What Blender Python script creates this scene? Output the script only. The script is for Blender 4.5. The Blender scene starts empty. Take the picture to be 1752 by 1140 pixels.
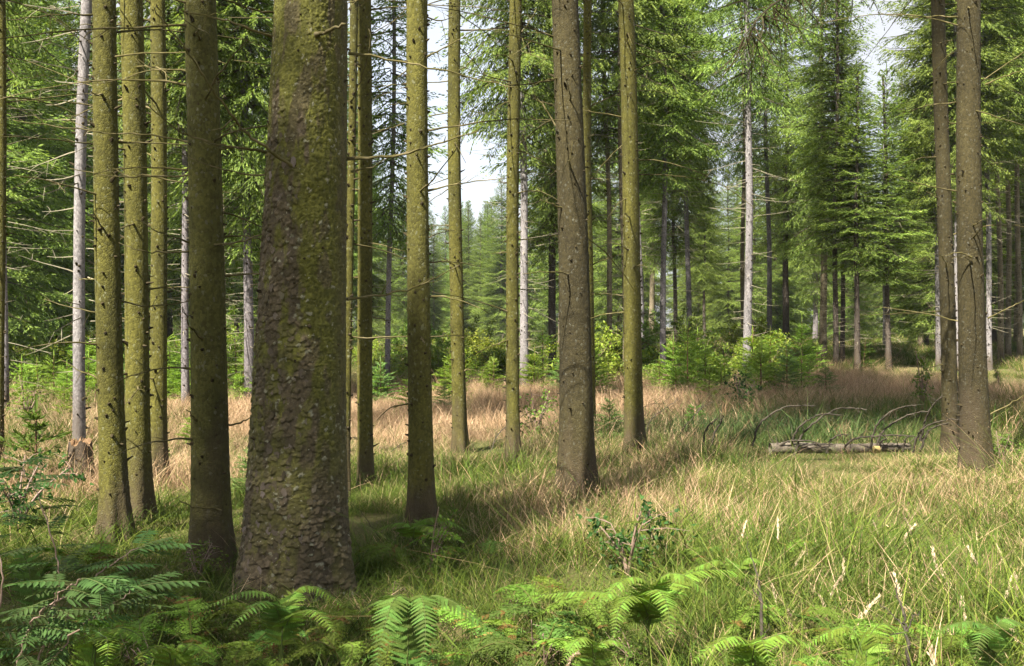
import bpy, math, random
import numpy as np
from mathutils import Vector, Matrix, Euler

random.seed(7)
RNG = np.random.default_rng(7)
scene = bpy.context.scene
COL = scene.collection
pi = math.pi

# ------------------------------------------------------------------ camera, sky, sun, exposure
EYE = 1.5
FPX, CX, HY = 1700.0, 876.0, 560.0          # focal length, centre column and horizon row of the photograph
cam_data = bpy.data.cameras.new('camera')
cam_data.sensor_fit = 'HORIZONTAL'
cam_data.sensor_width = 36.0
cam_data.lens = 36.0 * FPX / 1752.0
cam_data.shift_y = -10.0 / 1752.0
cam_data.clip_start = 0.05
cam_data.clip_end = 3000.0
cam = bpy.data.objects.new('camera', cam_data)
cam.location = (0, 0, EYE)
cam.rotation_euler = (pi / 2, 0, 0)
COL.objects.link(cam)
scene.camera = cam

SUN_EL, SUN_AZ = math.radians(51), math.radians(214)     # azimuth measured from +Y towards +X: behind the camera, to the left
SKY_STRENGTH, SUN_STRENGTH, EXPOSURE = 0.15, 4.7, 2.36
to_sun = Vector((math.sin(SUN_AZ) * math.cos(SUN_EL), math.cos(SUN_AZ) * math.cos(SUN_EL), math.sin(SUN_EL)))

world = bpy.data.worlds.new('World')
scene.world = world
world.use_nodes = True
wn, wl = world.node_tree.nodes, world.node_tree.links
wn.clear()
w_out = wn.new('ShaderNodeOutputWorld')
w_bg = wn.new('ShaderNodeBackground')
w_bg.inputs['Strength'].default_value = SKY_STRENGTH
w_sky = wn.new('ShaderNodeTexSky')
w_sky.sky_type = 'NISHITA'
w_sky.sun_disc = False
w_sky.sun_elevation = SUN_EL
w_sky.sun_rotation = SUN_AZ
w_sky.air_density = 1.0
w_sky.dust_density = 2.0
w_co = wn.new('ShaderNodeTexCoord')
w_no = wn.new('ShaderNodeTexNoise')
w_no.inputs['Scale'].default_value = 3.0
w_no.inputs['Detail'].default_value = 6.0
w_no.inputs['Roughness'].default_value = 0.55
w_rp = wn.new('ShaderNodeValToRGB')
w_rp.color_ramp.elements[0].position = 0.30
w_rp.color_ramp.elements[0].color = (0.80, 0.80, 0.80, 1)
w_rp.color_ramp.elements[1].position = 0.62
w_rp.color_ramp.elements[1].color = (1, 1, 1, 1)
w_mx = wn.new('ShaderNodeMix')
w_mx.data_type = 'RGBA'
w_mx.inputs[7].default_value = (1.16, 1.16, 1.20, 1)      # thin white-grey cloud over the blue
wl.new(w_co.outputs['Generated'], w_no.inputs['Vector'])
wl.new(w_no.outputs['Fac'], w_rp.inputs['Fac'])
wl.new(w_rp.outputs['Color'], w_mx.inputs[0])
wl.new(w_sky.outputs['Color'], w_mx.inputs[6])
wl.new(w_mx.outputs[2], w_bg.inputs['Color'])
wl.new(w_bg.outputs['Background'], w_out.inputs['Surface'])

sun_data = bpy.data.lights.new('sun', 'SUN')
sun_data.energy = SUN_STRENGTH
sun_data.angle = math.radians(0.6)
sun_data.color = (1.0, 0.93, 0.80)
sun = bpy.data.objects.new('sun', sun_data)
sun.rotation_euler = (-to_sun).to_track_quat('-Z', 'Y').to_euler()
sun.location = to_sun * 60
COL.objects.link(sun)

vs = scene.view_settings
scene.display_settings.display_device = 'sRGB'
vs.view_transform = 'Standard'
vs.look = 'None'
vs.exposure = EXPOSURE
vs.gamma = 1.0
vs.use_curve_mapping = False
cy = scene.cycles
cy.max_bounces = 7
cy.diffuse_bounces = 4
cy.glossy_bounces = 2
cy.transmission_bounces = 4
cy.transparent_max_bounces = 4
cy.volume_bounces = 0
cy.use_denoising = True
cy.use_adaptive_sampling = True
cy.adaptive_threshold = 0.018
cy.denoising_prefilter = 'ACCURATE'
cy.sample_clamp_indirect = 6.0
cy.caustics_reflective = False
cy.caustics_refractive = False

# ------------------------------------------------------------------ terrain and picking
def sm(t):
    t = np.clip(t, 0, 1)
    return t * t * (3 - 2 * t)

def ground_z(x, y):
    x = np.asarray(x, float); y = np.asarray(y, float)
    z = 0.50 * sm((y - 20) / 16) * sm((x + 1) / 8)
    z = z + 0.030 * np.sin(0.9 * x + 0.5 * y) * np.sin(0.7 * y - 0.4 * x + 1.3)
    z = z + 0.020 * np.sin(2.3 * x - 1.1 * y + 0.7) * np.sin(1.9 * y + 0.8 * x)
    z = z + 0.9 * sm((y - 60) / 120)
    return z

def P(px, py, d):
    """the point a pixel of the photograph shows at distance d"""
    return Vector(((px - CX) / FPX * d, d, EYE - (py - HY) / FPX * d))

def on_ground(px, py, lift=0.0):
    """the ground point under a pixel; lift: height of the grass that hides the foot there"""
    lo, hi = 1.5, 140.0
    f = lambda d: (EYE - (py - HY) / FPX * d) - lift - float(ground_z((px - CX) / FPX * d, d))
    for d in np.arange(2.0, 140.0, 0.5):
        if f(d) < 0:
            lo, hi = d - 0.5, d
            break
    else:
        return at_depth(px, 140)
    for _ in range(30):
        m = (lo + hi) / 2
        if f(m) < 0: hi = m
        else: lo = m
    return at_depth(px, (lo + hi) / 2)

def at_depth(px, d):
    x = (px - CX) / FPX * d
    return Vector((x, d, float(ground_z(x, d))))

# ------------------------------------------------------------------ mesh helpers
def make_mesh(name, V, faces, col=None, smooth=False, mats=()):
    """V (n,3); faces: list of (m,k) int arrays; col: (n,3) vertex colours"""
    me = bpy.data.meshes.new(name)
    V = np.asarray(V, np.float32)
    me.vertices.add(len(V))
    me.vertices.foreach_set('co', V.ravel())
    faces = [np.asarray(f, np.int32) for f in faces if len(f)]
    idx = np.concatenate([f.ravel() for f in faces])
    sizes = np.concatenate([np.full(len(f), f.shape[1], np.int32) for f in faces])
    starts = np.concatenate([[0], np.cumsum(sizes)[:-1]]).astype(np.int32)
    me.loops.add(len(idx))
    me.loops.foreach_set('vertex_index', idx)
    me.polygons.add(len(sizes))
    me.polygons.foreach_set('loop_start', starts)
    me.polygons.foreach_set('loop_total', sizes)
    if smooth:
        me.polygons.foreach_set('use_smooth', np.ones(len(sizes), bool))
    else:
        me.polygons.foreach_set('use_smooth', np.zeros(len(sizes), bool))
    if col is not None:
        a = me.color_attributes.new('Col', 'FLOAT_COLOR', 'POINT')
        c = np.ones((len(V), 4), np.float32)
        c[:, :3] = col
        a.data.foreach_set('color', c.ravel())
    me.update(calc_edges=True)
    for m in mats:
        me.materials.append(m)
    return me

class MB:
    """collects pieces of geometry into one mesh"""
    def __init__(s):
        s.V, s.Fq, s.Ft, s.C, s.n = [], [], [], [], 0
    def add(s, V, quads=None, tris=None, col=(1, 1, 1)):
        V = np.asarray(V, float)
        s.V.append(V)
        c = np.asarray(col, float)
        s.C.append(np.broadcast_to(c, (len(V), 3)) if c.ndim == 1 else c)
        if quads is not None and len(quads): s.Fq.append(np.asarray(quads) + s.n)
        if tris is not None and len(tris): s.Ft.append(np.asarray(tris) + s.n)
        s.n += len(V)
    def mesh(s, name, mats=(), smooth=False):
        f = []
        if s.Fq: f.append(np.concatenate(s.Fq))
        if s.Ft: f.append(np.concatenate(s.Ft))
        return make_mesh(name, np.concatenate(s.V), f, np.concatenate(s.C), smooth, mats)

def tube(pts, rad, sides=6, cap=True):
    """verts, quads, tris of a tapering tube along pts"""
    pts = np.asarray([tuple(p) for p in pts], float)
    n = len(pts)
    rad = np.broadcast_to(np.asarray(rad, float), (n,))
    T = np.gradient(pts, axis=0)
    T /= np.linalg.norm(T, axis=1)[:, None] + 1e-9
    ref = np.array([0.0, 0.0, 1.0]) if abs(T[0][2]) < 0.9 else np.array([1.0, 0, 0])
    N = np.zeros_like(pts)
    u = np.cross(T[0], ref); u /= np.linalg.norm(u)
    N[0] = u
    for i in range(1, n):
        u = N[i - 1] - T[i] * np.dot(N[i - 1], T[i])
        N[i] = u / (np.linalg.norm(u) + 1e-9)
    B = np.cross(T, N)
    a = np.arange(sides) / sides * 2 * pi
    V = pts[:, None, :] + rad[:, None, None] * (np.cos(a)[None, :, None] * N[:, None, :] + np.sin(a)[None, :, None] * B[:, None, :])
    V = V.reshape(-1, 3)
    i, j = np.meshgrid(np.arange(n - 1), np.arange(sides), indexing='ij')
    k = (j + 1) % sides
    Q = np.stack([i * sides + j, i * sides + k, (i + 1) * sides + k, (i + 1) * sides + j], -1).reshape(-1, 4)
    Tt = []
    if cap:
        c = len(V)
        V = np.concatenate([V, pts[-1:] + T[-1:] * rad[-1] * 0.3])
        Tt = [[(n - 1) * sides + q, (n - 1) * sides + (q + 1) % sides, c] for q in range(sides)]
    return V, Q, np.array(Tt, int).reshape(-1, 3)

def smooth_path(pts, m=6):
    """Catmull-Rom through the given points"""
    p = [np.array(tuple(q), float) for q in pts]
    p = [2 * p[0] - p[1]] + p + [2 * p[-1] - p[-2]]
    out = []
    for i in range(1, len(p) - 2):
        for t in np.linspace(0, 1, m, endpoint=False):
            a, b, c, d = p[i - 1], p[i], p[i + 1], p[i + 2]
            out.append(0.5 * ((2 * b) + (-a + c) * t + (2 * a - 5 * b + 4 * c - d) * t * t + (-a + 3 * b - 3 * c + d) * t ** 3))
    out.append(p[-2])
    return np.array(out)

def link(name, data, parent=None, loc=None, kind=None, label=None, cat=None, group=None):
    o = bpy.data.objects.new(name, data)
    COL.objects.link(o)
    if parent is not None: o.parent = parent
    if loc is not None: o.location = loc
    if kind: o['kind'] = kind
    if label: o['label'] = label
    if cat: o['category'] = cat
    if group: o['group'] = group
    return o

def thing(name, label, cat, loc, group=None):
    return link(name, None, loc=loc, label=label, cat=cat, group=group)

# ------------------------------------------------------------------ materials
class NT:
    def __init__(s, name):
        s.m = bpy.data.materials.new(name)
        s.m.use_nodes = True
        s.t = s.m.node_tree
        s.t.nodes.clear()
        s.out = s.n('ShaderNodeOutputMaterial')
    def n(s, typ, **kw):
        nd = s.t.nodes.new(typ)
        for k, v in kw.items(): setattr(nd, k, v)
        return nd
    def l(s, a, b): s.t.links.new(a, b)
    def noise(s, vec, scale, detail=3, rough=0.55, dist=0.0):
        nd = s.n('ShaderNodeTexNoise')
        nd.inputs['Scale'].default_value = scale
        nd.inputs['Detail'].default_value = detail
        nd.inputs['Roughness'].default_value = rough
        nd.inputs['Distortion'].default_value = dist
        if vec is not None: s.l(vec, nd.inputs['Vector'])
        return nd.outputs['Fac']
    def ramp(s, fac, stops):
        nd = s.n('ShaderNodeValToRGB')
        e = nd.color_ramp.elements
        while len(e) < len(stops): e.new(0.5)
        for q, (p, c) in zip(e, stops):
            q.position = p
            q.color = (*c, 1) if len(c) == 3 else c
        s.l(fac, nd.inputs['Fac'])
        return nd.outputs['Color']
    def mix(s, fac, a, b, blend='MIX'):
        nd = s.n('ShaderNodeMix', data_type='RGBA', blend_type=blend)
        for sock, v in ((nd.inputs[0], fac), (nd.inputs[6], a), (nd.inputs[7], b)):
            if isinstance(v, (int, float)): sock.default_value = v
            elif isinstance(v, tuple): sock.default_value = (*v, 1)
            else: s.l(v, sock)
        return nd.outputs[2]
    def math(s, op, a, b=0.0, clamp=False):
        nd = s.n('ShaderNodeMath', operation=op, use_clamp=clamp)
        for sock, v in ((nd.inputs[0], a), (nd.inputs[1], b)):
            if isinstance(v, (int, float)): sock.default_value = v
            else: s.l(v, sock)
        return nd.outputs[0]
    def hsv(s, col, h=None, sat=None, val=None):
        nd = s.n('ShaderNodeHueSaturation')
        s.l(col, nd.inputs['Color'])
        for k, v in (('Hue', h), ('Saturation', sat), ('Value', val)):
            if v is None: continue
            if isinstance(v, (int, float)): nd.inputs[k].default_value = v
            else: s.l(v, nd.inputs[k])
        return nd.outputs['Color']
    def mrange(s, v, a, b, c, d):
        nd = s.n('ShaderNodeMapRange')
        for k, q in zip(('From Min', 'From Max', 'To Min', 'To Max'), (a, b, c, d)): nd.inputs[k].default_value = q
        s.l(v, nd.inputs['Value'])
        return nd.outputs['Result']
    def finish(s, col, rough=0.8, spec=0.3, bump=None, bstr=0.4, bdist=0.01, trans=0.0, tcol=None):
        b = s.n('ShaderNodeBsdfPrincipled')
        if isinstance(col, tuple): b.inputs['Base Color'].default_value = (*col, 1)
        else: s.l(col, b.inputs['Base Color'])
        if isinstance(rough, (int, float)): b.inputs['Roughness'].default_value = rough
        else: s.l(rough, b.inputs['Roughness'])
        b.inputs['Specular IOR Level'].default_value = spec
        if bump is not None:
            bn = s.n('ShaderNodeBump')
            bn.inputs['Strength'].default_value = bstr
            bn.inputs['Distance'].default_value = bdist
            s.l(bump, bn.inputs['Height'])
            s.l(bn.outputs['Normal'], b.inputs['Normal'])
        sh = b.outputs[0]
        if trans > 0:
            t = s.n('ShaderNodeBsdfTranslucent')
            c = tcol if tcol is not None else col
            if isinstance(c, tuple): t.inputs['Color'].default_value = (*c, 1)
            else: s.l(c, t.inputs['Color'])
            mx = s.n('ShaderNodeMixShader')
            mx.inputs[0].default_value = trans
            s.l(sh, mx.inputs[1]); s.l(t.outputs[0], mx.inputs[2])
            sh = mx.outputs[0]
        s.l(sh, s.out.inputs['Surface'])
        return s.m

def obj_coord(k):
    return k.n('ShaderNodeTexCoord').outputs['Object']

def stretched(k, vec, sx, sy, sz):
    mp = k.n('ShaderNodeMapping')
    mp.inputs['Scale'].default_value = (sx, sy, sz)
    k.l(vec, mp.inputs['Vector'])
    return mp.outputs['Vector']

def bark_material(name, dark, mid, light, lichen, lichen_amt, scale=1.0, bstr=0.75, foot_amt=0.8):
    k = NT(name)
    co = obj_coord(k)
    rnd = k.n('ShaderNodeObjectInfo').outputs['Random']
    off = k.n('ShaderNodeVectorMath', operation='ADD')
    cmb = k.n('ShaderNodeCombineXYZ')
    k.l(k.math('MULTIPLY', rnd, 37.0), cmb.inputs[2])
    k.l(co, off.inputs[0]); k.l(cmb.outputs[0], off.inputs[1])
    v = off.outputs[0]
    big = k.noise(stretched(k, v, 1, 1, 0.35), 4.0 * scale, 4, 0.6)
    fine = k.noise(stretched(k, v, 1, 1, 0.7), 55 * scale, 4, 0.7)
    c = k.ramp(big, [(0.28, dark), (0.5, mid), (0.72, light)])
    c = k.mix(k.mrange(fine, 0.3, 0.7, 0.0, 0.55), c, tuple(q * 0.55 for q in mid))
    spots = k.noise(v, 26 * scale, 3, 0.6)
    c = k.mix(k.mrange(spots, 0.66 - lichen_amt, 0.72 - lichen_amt * 0.6, 0, 0.7), c, lichen)
    c = k.hsv(c, val=k.mrange(rnd, 0, 1, 0.82, 1.18))
    cell = k.n('ShaderNodeTexVoronoi', feature='F1')
    cell.inputs['Scale'].default_value = 70 * scale
    k.l(stretched(k, v, 1, 1, 0.75), cell.inputs['Vector'])
    cs = k.n('ShaderNodeSeparateColor'); k.l(cell.outputs['Color'], cs.inputs[0])
    c = k.hsv(c, val=k.mrange(cs.outputs[0], 0, 1, 0.72, 1.30))
    c = k.mix(k.mrange(cs.outputs[1], 0.955, 0.975, 0, 0.45), c, lichen)
    zz = k.n('ShaderNodeSeparateXYZ'); k.l(co, zz.inputs[0])
    foot = k.math('ADD', zz.outputs[2], k.mrange(big, 0.3, 0.7, -0.35, 0.35))
    c = k.mix(k.mrange(foot, 0.15, 0.75, foot_amt, 0.0), c, (0.055, 0.041, 0.026))
    vor = k.n('ShaderNodeTexVoronoi', feature='DISTANCE_TO_EDGE')
    vor.inputs['Scale'].default_value = 70 * scale
    k.l(stretched(k, v, 1, 1, 0.75), vor.inputs['Vector'])
    h = k.math('ADD', k.math('MULTIPLY', k.math('MINIMUM', vor.outputs['Distance'], 0.18), 2.2), k.math('MULTIPLY', fine, 1.0))
    return k.finish(c, 0.9, 0.15, h, bstr, 0.009)

M = {}
M['moss_bark'] = bark_material('moss_bark', (0.042, 0.040, 0.011), (0.068, 0.064, 0.014), (0.092, 0.086, 0.018), (0.15, 0.155, 0.10), 0.0)
M['brown_bark'] = bark_material('brown_bark', (0.036, 0.035, 0.011), (0.058, 0.056, 0.015), (0.084, 0.081, 0.020), (0.13, 0.13, 0.10), 0.0)
M['shaded_bark'] = bark_material('shaded_bark', (0.024, 0.020, 0.010), (0.036, 0.030, 0.013), (0.050, 0.042, 0.017), (0.09, 0.09, 0.07), 0.0)  # brown bark darkened in colour to stand in for shade on these trunks
M['grey_bark'] = bark_material('grey_bark', (0.085, 0.075, 0.079), (0.135, 0.121, 0.125), (0.185, 0.168, 0.17), (0.21, 0.20, 0.20), 0.05, 0.8, 0.35)
M['pale_bark'] = bark_material('pale_bark', (0.10, 0.092, 0.092), (0.17, 0.157, 0.157), (0.24, 0.222, 0.222), (0.26, 0.25, 0.245), 0.05, 0.8, 0.3)
M['tan_bark'] = bark_material('tan_bark', (0.09, 0.074, 0.046), (0.14, 0.116, 0.075), (0.19, 0.16, 0.11), (0.23, 0.215, 0.18), 0.04, 0.8, 0.35)
M['dark_bark'] = bark_material('dark_bark', (0.04, 0.033, 0.026), (0.062, 0.05, 0.04), (0.088, 0.073, 0.058), (0.13, 0.125, 0.11), 0.02, 0.8, 0.4)

M['log_bark'] = bark_material('log_bark', (0.045, 0.036, 0.026), (0.12, 0.10, 0.078), (0.26, 0.23, 0.19), (0.12, 0.125, 0.05), 0.02, 1.0, 0.6, 0.0)

def attr_color(k, name='Col'):
    a = k.n('ShaderNodeVertexColor')
    a.layer_name = name
    return a.outputs['Color']

k = NT('flaky_bark')
c = attr_color(k); co = obj_coord(k)
fine = k.noise(co, 130, 4, 0.7)
c = k.hsv(c, val=k.mrange(fine, 0.25, 0.75, 0.7, 1.3))
sp = k.noise(co, 75, 2, 0.5)
c = k.mix(k.mrange(sp, 0.70, 0.76, 0, 0.7), c, (0.34, 0.34, 0.27))
M['flaky_bark'] = k.finish(c, 0.88, 0.2, fine, 0.5, 0.004)

k = NT('plate_bark')
rnd = k.n('ShaderNodeObjectInfo').outputs['Random']
c = k.ramp(rnd, [(0.0, (0.052, 0.043, 0.020)), (0.35, (0.062, 0.049, 0.032)), (0.75, (0.088, 0.070, 0.055)), (0.88, (0.125, 0.102, 0.088)), (1.0, (0.055, 0.053, 0.014))])
fine = k.noise(obj_coord(k), 60, 4, 0.7)
c = k.hsv(c, val=k.mrange(fine, 0.25, 0.75, 0.75, 1.25))
M['plate_bark'] = k.finish(c, 0.85, 0.2, fine, 0.4, 0.003)

k = NT('dead_wood')
rnd = k.n('ShaderNodeObjectInfo').outputs['Random']
n1 = k.noise(obj_coord(k), 9, 4, 0.6)
c = k.ramp(n1, [(0.3, (0.045, 0.040, 0.014)), (0.5, (0.078, 0.068, 0.026)), (0.68, (0.15, 0.125, 0.07))])
c = k.hsv(c, val=k.mrange(rnd, 0, 1, 0.6, 1.2))
M['dead_wood'] = k.finish(c, 0.9, 0.1)
k = NT('grey_twig_wood')
c = k.ramp(k.noise(obj_coord(k), 2.0, 3, 0.6), [(0.3, (0.13, 0.115, 0.085)), (0.6, (0.24, 0.215, 0.15))])
M['grey_twig'] = k.finish(c, 0.9, 0.1)
k = NT('dark_twig_wood')
c = k.ramp(k.noise(obj_coord(k), 12, 3, 0.6), [(0.3, (0.022, 0.018, 0.014)), (0.6, (0.05, 0.042, 0.032))])
M['dark_twig'] = k.finish(c, 0.9, 0.15)
k = NT('stub_wood')
c = k.ramp(k.noise(obj_coord(k), 15, 3, 0.6), [(0.3, (0.018, 0.014, 0.008)), (0.65, (0.045, 0.036, 0.018))])
M['stub'] = k.finish(c, 0.9, 0.1)

def leaf_material(name, trans, gain=1.0, rough=0.6, spec=0.12, vary=0.18, hue=0.012):
    k = NT(name)
    c = attr_color(k)
    rnd = k.n('ShaderNodeObjectInfo').outputs['Random']
    c = k.hsv(c, h=k.mrange(rnd, 0, 1, 0.5 - hue, 0.5 + hue), val=k.mrange(rnd, 0, 1, gain * (1 - vary), gain * (1 + vary)))
    tc = k.mix(0.5, c, k.hsv(c, sat=1.15, val=1.6))
    return k.finish(c, rough, spec, trans=trans, tcol=tc)

M['needles'] = leaf_material('needles', 0.48)
M['sapling_needles'] = leaf_material('sapling_needles', 0.38, 1.0, 0.6, 0.12, 0.2)
M['fern'] = leaf_material('fern_leaf', 0.38, 1.0, 0.65, 0.12, 0.4, 0.025)
M['broadleaf'] = leaf_material('broad_leaf', 0.35, 1.0, 0.6, 0.18, 0.3, 0.02)
M['bush'] = leaf_material('bush_leaf', 0.40, 1.0, 0.6, 0.15, 0.25, 0.015)
M['plume'] = leaf_material('grass_plume', 0.3, 1.0, 0.8, 0.1, 0.15, 0.01)

# grass: each blade turns from green to straw where its own random number lies under the clump's dryness
k = NT('grass_blades')
vc = attr_color(k)
sep = k.n('ShaderNodeSeparateColor'); k.l(vc, sep.inputs[0])
ins = k.n('ShaderNodeAttribute', attribute_type='INSTANCER', attribute_name='tint')
sp3 = k.n('ShaderNodeSeparateXYZ'); k.l(ins.outputs['Vector'], sp3.inputs[0])
dry, tone, blue = sp3.outputs[0], sp3.outputs[1], sp3.outputs[2]
gpos = k.n('ShaderNodeNewGeometry').outputs['Position']
dryn = k.math('ADD', dry, k.mrange(k.noise(gpos, 1.9, 3, 0.6), 0.3, 0.7, -0.22, 0.22))
fac = k.mrange(k.math('SUBTRACT', dryn, sep.outputs[0]), -0.10, 0.10, 0, 1)
g1 = k.ramp(sep.outputs[2], [(0.0, (0.030, 0.056, 0.007)), (0.5, (0.066, 0.104, 0.012)), (1.0, (0.128, 0.156, 0.020))])
g2 = k.ramp(sep.outputs[2], [(0.0, (0.030, 0.064, 0.020)), (1.0, (0.085, 0.135, 0.05))])
g = k.mix(blue, g1, g2)
t1 = k.ramp(sep.outputs[2], [(0.0, (0.200, 0.125, 0.068)), (0.5, (0.335, 0.225, 0.135)), (1.0, (0.46, 0.335, 0.215))])
c = k.mix(fac, g, t1)
c = k.hsv(c, val=k.mrange(tone, 0, 1, 0.7, 1.3))
M['grass'] = k.finish(c, 0.65, 0.12, trans=0.32)

k = NT('forest_floor')
co = obj_coord(k)
n1, n2 = k.noise(co, 0.35, 5, 0.6), k.noise(co, 6.0, 5, 0.7)
c = k.ramp(n1, [(0.3, (0.045, 0.055, 0.016)), (0.5, (0.085, 0.075, 0.03)), (0.7, (0.13, 0.10, 0.05))])
c = k.mix(k.mrange(n2, 0.35, 0.65, 0, 0.6), c, (0.05, 0.055, 0.018))
M['ground'] = k.finish(c, 0.95, 0.1, n2, 0.8, 0.05)

k = NT('broken_wood')
n1 = k.noise(stretched(k, obj_coord(k), 6, 6, 1), 9, 4, 0.6)
M['broken_wood'] = k.finish(k.ramp(n1, [(0.3, (0.085, 0.050, 0.025)), (0.65, (0.17, 0.105, 0.055))]), 0.8, 0.2, n1, 0.6, 0.01)
k = NT('cut_wood')
wv = k.n('ShaderNodeTexWave', wave_type='RINGS', rings_direction='X'); wv.inputs['Scale'].default_value = 30; wv.inputs['Distortion'].default_value = 2
k.l(obj_coord(k), wv.inputs['Vector'])
M['cut_wood'] = k.finish(k.ramp(wv.outputs['Fac'], [(0, (0.13, 0.10, 0.04)), (1, (0.18, 0.14, 0.055))]), 0.8, 0.2)
M['rowan_bark'] = NT('rowan_bark').finish((0.16, 0.11, 0.085), 0.6, 0.3)
M['green_stem'] = NT('green_stem').finish((0.055, 0.075, 0.016), 0.7, 0.2)
M['straw_stem'] = NT('straw_stem').finish((0.36, 0.26, 0.10), 0.6, 0.3)
M['brown_stem'] = NT('brown_stem').finish((0.10, 0.055, 0.03), 0.8, 0.2)

# ------------------------------------------------------------------ ground
def build_ground():
    def axis(lim, fine_lim, step, ratio):
        a = list(np.arange(0, fine_lim, step)); s = step
        while a[-1] < lim:
            s *= ratio; a.append(a[-1] + s)
        return np.array(a)
    xs = axis(330, 25, 0.5, 1.2); xs = np.concatenate([-xs[::-1][:-1], xs])
    yp = axis(420, 48, 0.5, 1.15); yn = axis(60, 10, 0.6, 1.3)
    ys = np.concatenate([-yn[::-1][:-1], yp])
    X, Y = np.meshgrid(xs, ys, indexing='ij')
    global GROUND_BOX
    GROUND_BOX = (xs[0], xs[-1], ys[0], ys[-1])
    V = np.stack([X, Y, ground_z(X, Y)], -1).reshape(-1, 3)
    n, m = len(xs), len(ys)
    i, j = np.meshgrid(np.arange(n - 1), np.arange(m - 1), indexing='ij')
    Q = np.stack([i * m + j, (i + 1) * m + j, (i + 1) * m + j + 1, i * m + j + 1], -1).reshape(-1, 4)
    link('ground', make_mesh('ground', V, [Q], None, True, (M['ground'],)), kind='structure', label='forest floor under the grass')
build_ground()

# ------------------------------------------------------------------ spruce foliage
def diamonds(p, d, L, W, rng, up=None):
    """flat narrow leaf shapes: start p, direction d, length L, width W -> verts (n,4,3)"""
    n = len(p)
    r = rng.normal(size=(n, 3)) * 0.55 + (np.array([0, 0, 1.0]) if up is None else up)
    s = np.cross(d, r); s /= np.linalg.norm(s, axis=1)[:, None] + 1e-9
    nn = np.cross(s, d)
    mid = p + d * (L * 0.42)[:, None]
    V = np.stack([p, mid + s * (W / 2)[:, None] - nn * (W * 0.12)[:, None], p + d * L[:, None], mid - s * (W / 2)[:, None] - nn * (W * 0.12)[:, None]], 1)
    return V

def diamond_mesh(mb, V, col):
    n = len(V)
    b = np.arange(n)[:, None] * 4
    t = np.concatenate([b + np.array([[0, 1, 2]]), b + np.array([[0, 2, 3]])])
    mb.add(V.reshape(-1, 3), tris=t, col=np.repeat(col, 4, axis=0))

def spruce_spray(L, rng, droop, tw=0.165, ww=0.036, step=0.068, pend=0.5):
    """one live branch along +X: twig start points, directions, lengths and the axis curve"""
    ts = np.linspace(0, 1, 9)
    rise = rng.uniform(0.02, 0.12)
    az = lambda t: L * (rise * t - droop * t ** 1.6 + 0.16 * t ** 4)
    swing = rng.normal() * 0.10 * L
    ay = lambda t: swing * t * t
    axis = np.stack([L * 0.96 * ts, ay(ts), az(ts)], -1)
    ns = max(4, int(L / step))
    t = np.linspace(0.12, 0.98, ns) + rng.normal(size=ns) * 0.01
    side = np.where(np.arange(ns) % 2 == 0, 1.0, -1.0)
    base = np.stack([L * 0.96 * t, ay(t), az(t)], -1)
    slen = (0.34 * L * np.sin(pi * np.clip(t * 0.82 + 0.18, 0, 1)) ** 0.9 + 0.07) * rng.uniform(0.6, 1.15, ns)
    ang = np.radians(rng.uniform(42, 66, ns)) * (1 - 0.35 * t)
    dz = -pend * rng.uniform(0.3, 1.2, ns) * (1.1 - 0.6 * t)
    sd = np.stack([np.cos(ang), side * np.sin(ang), dz], -1)
    sd /= np.linalg.norm(sd, axis=1)[:, None]
    p, d, ln = [], [], []
    for q in range(ns):
        m = max(2, int(slen[q] / 0.050))
        u = np.linspace(0.1, 1.0, m)
        pos = base[q] + sd[q] * (slen[q] * u)[:, None]
        pos[:, 2] -= 0.25 * pend * slen[q] * u ** 2
        sgn = np.where(np.arange(m) % 2 == 0, 1.0, -1.0)
        perp = np.cross(sd[q], [0, 0, 1.0]); perp /= np.linalg.norm(perp) + 1e-9
        dd = sd[q] * 0.95 + perp * (sgn * rng.uniform(0.3, 0.75, m))[:, None]
        dd[:, 2] += rng.uniform(-0.55, 0.12, m) * (0.4 + pend)
        dd[-1] = sd[q]
        dd /= np.linalg.norm(dd, axis=1)[:, None]
        p.append(pos); d.append(dd); ln.append(np.full(m, tw) * rng.uniform(0.55, 1.15, m) * (1 - 0.35 * u))
    p.append(axis[-3:]); d.append(np.tile([1, 0, 0.15], (3, 1)) / 1.011); ln.append(np.full(3, tw))
    return np.concatenate(p), np.concatenate(d), np.concatenate(ln), axis

G_DARK, G_MID, G_LIGHT = np.array([0.060, 0.098, 0.024]), np.array([0.134, 0.190, 0.040]), np.array([0.216, 0.272, 0.058])

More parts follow.
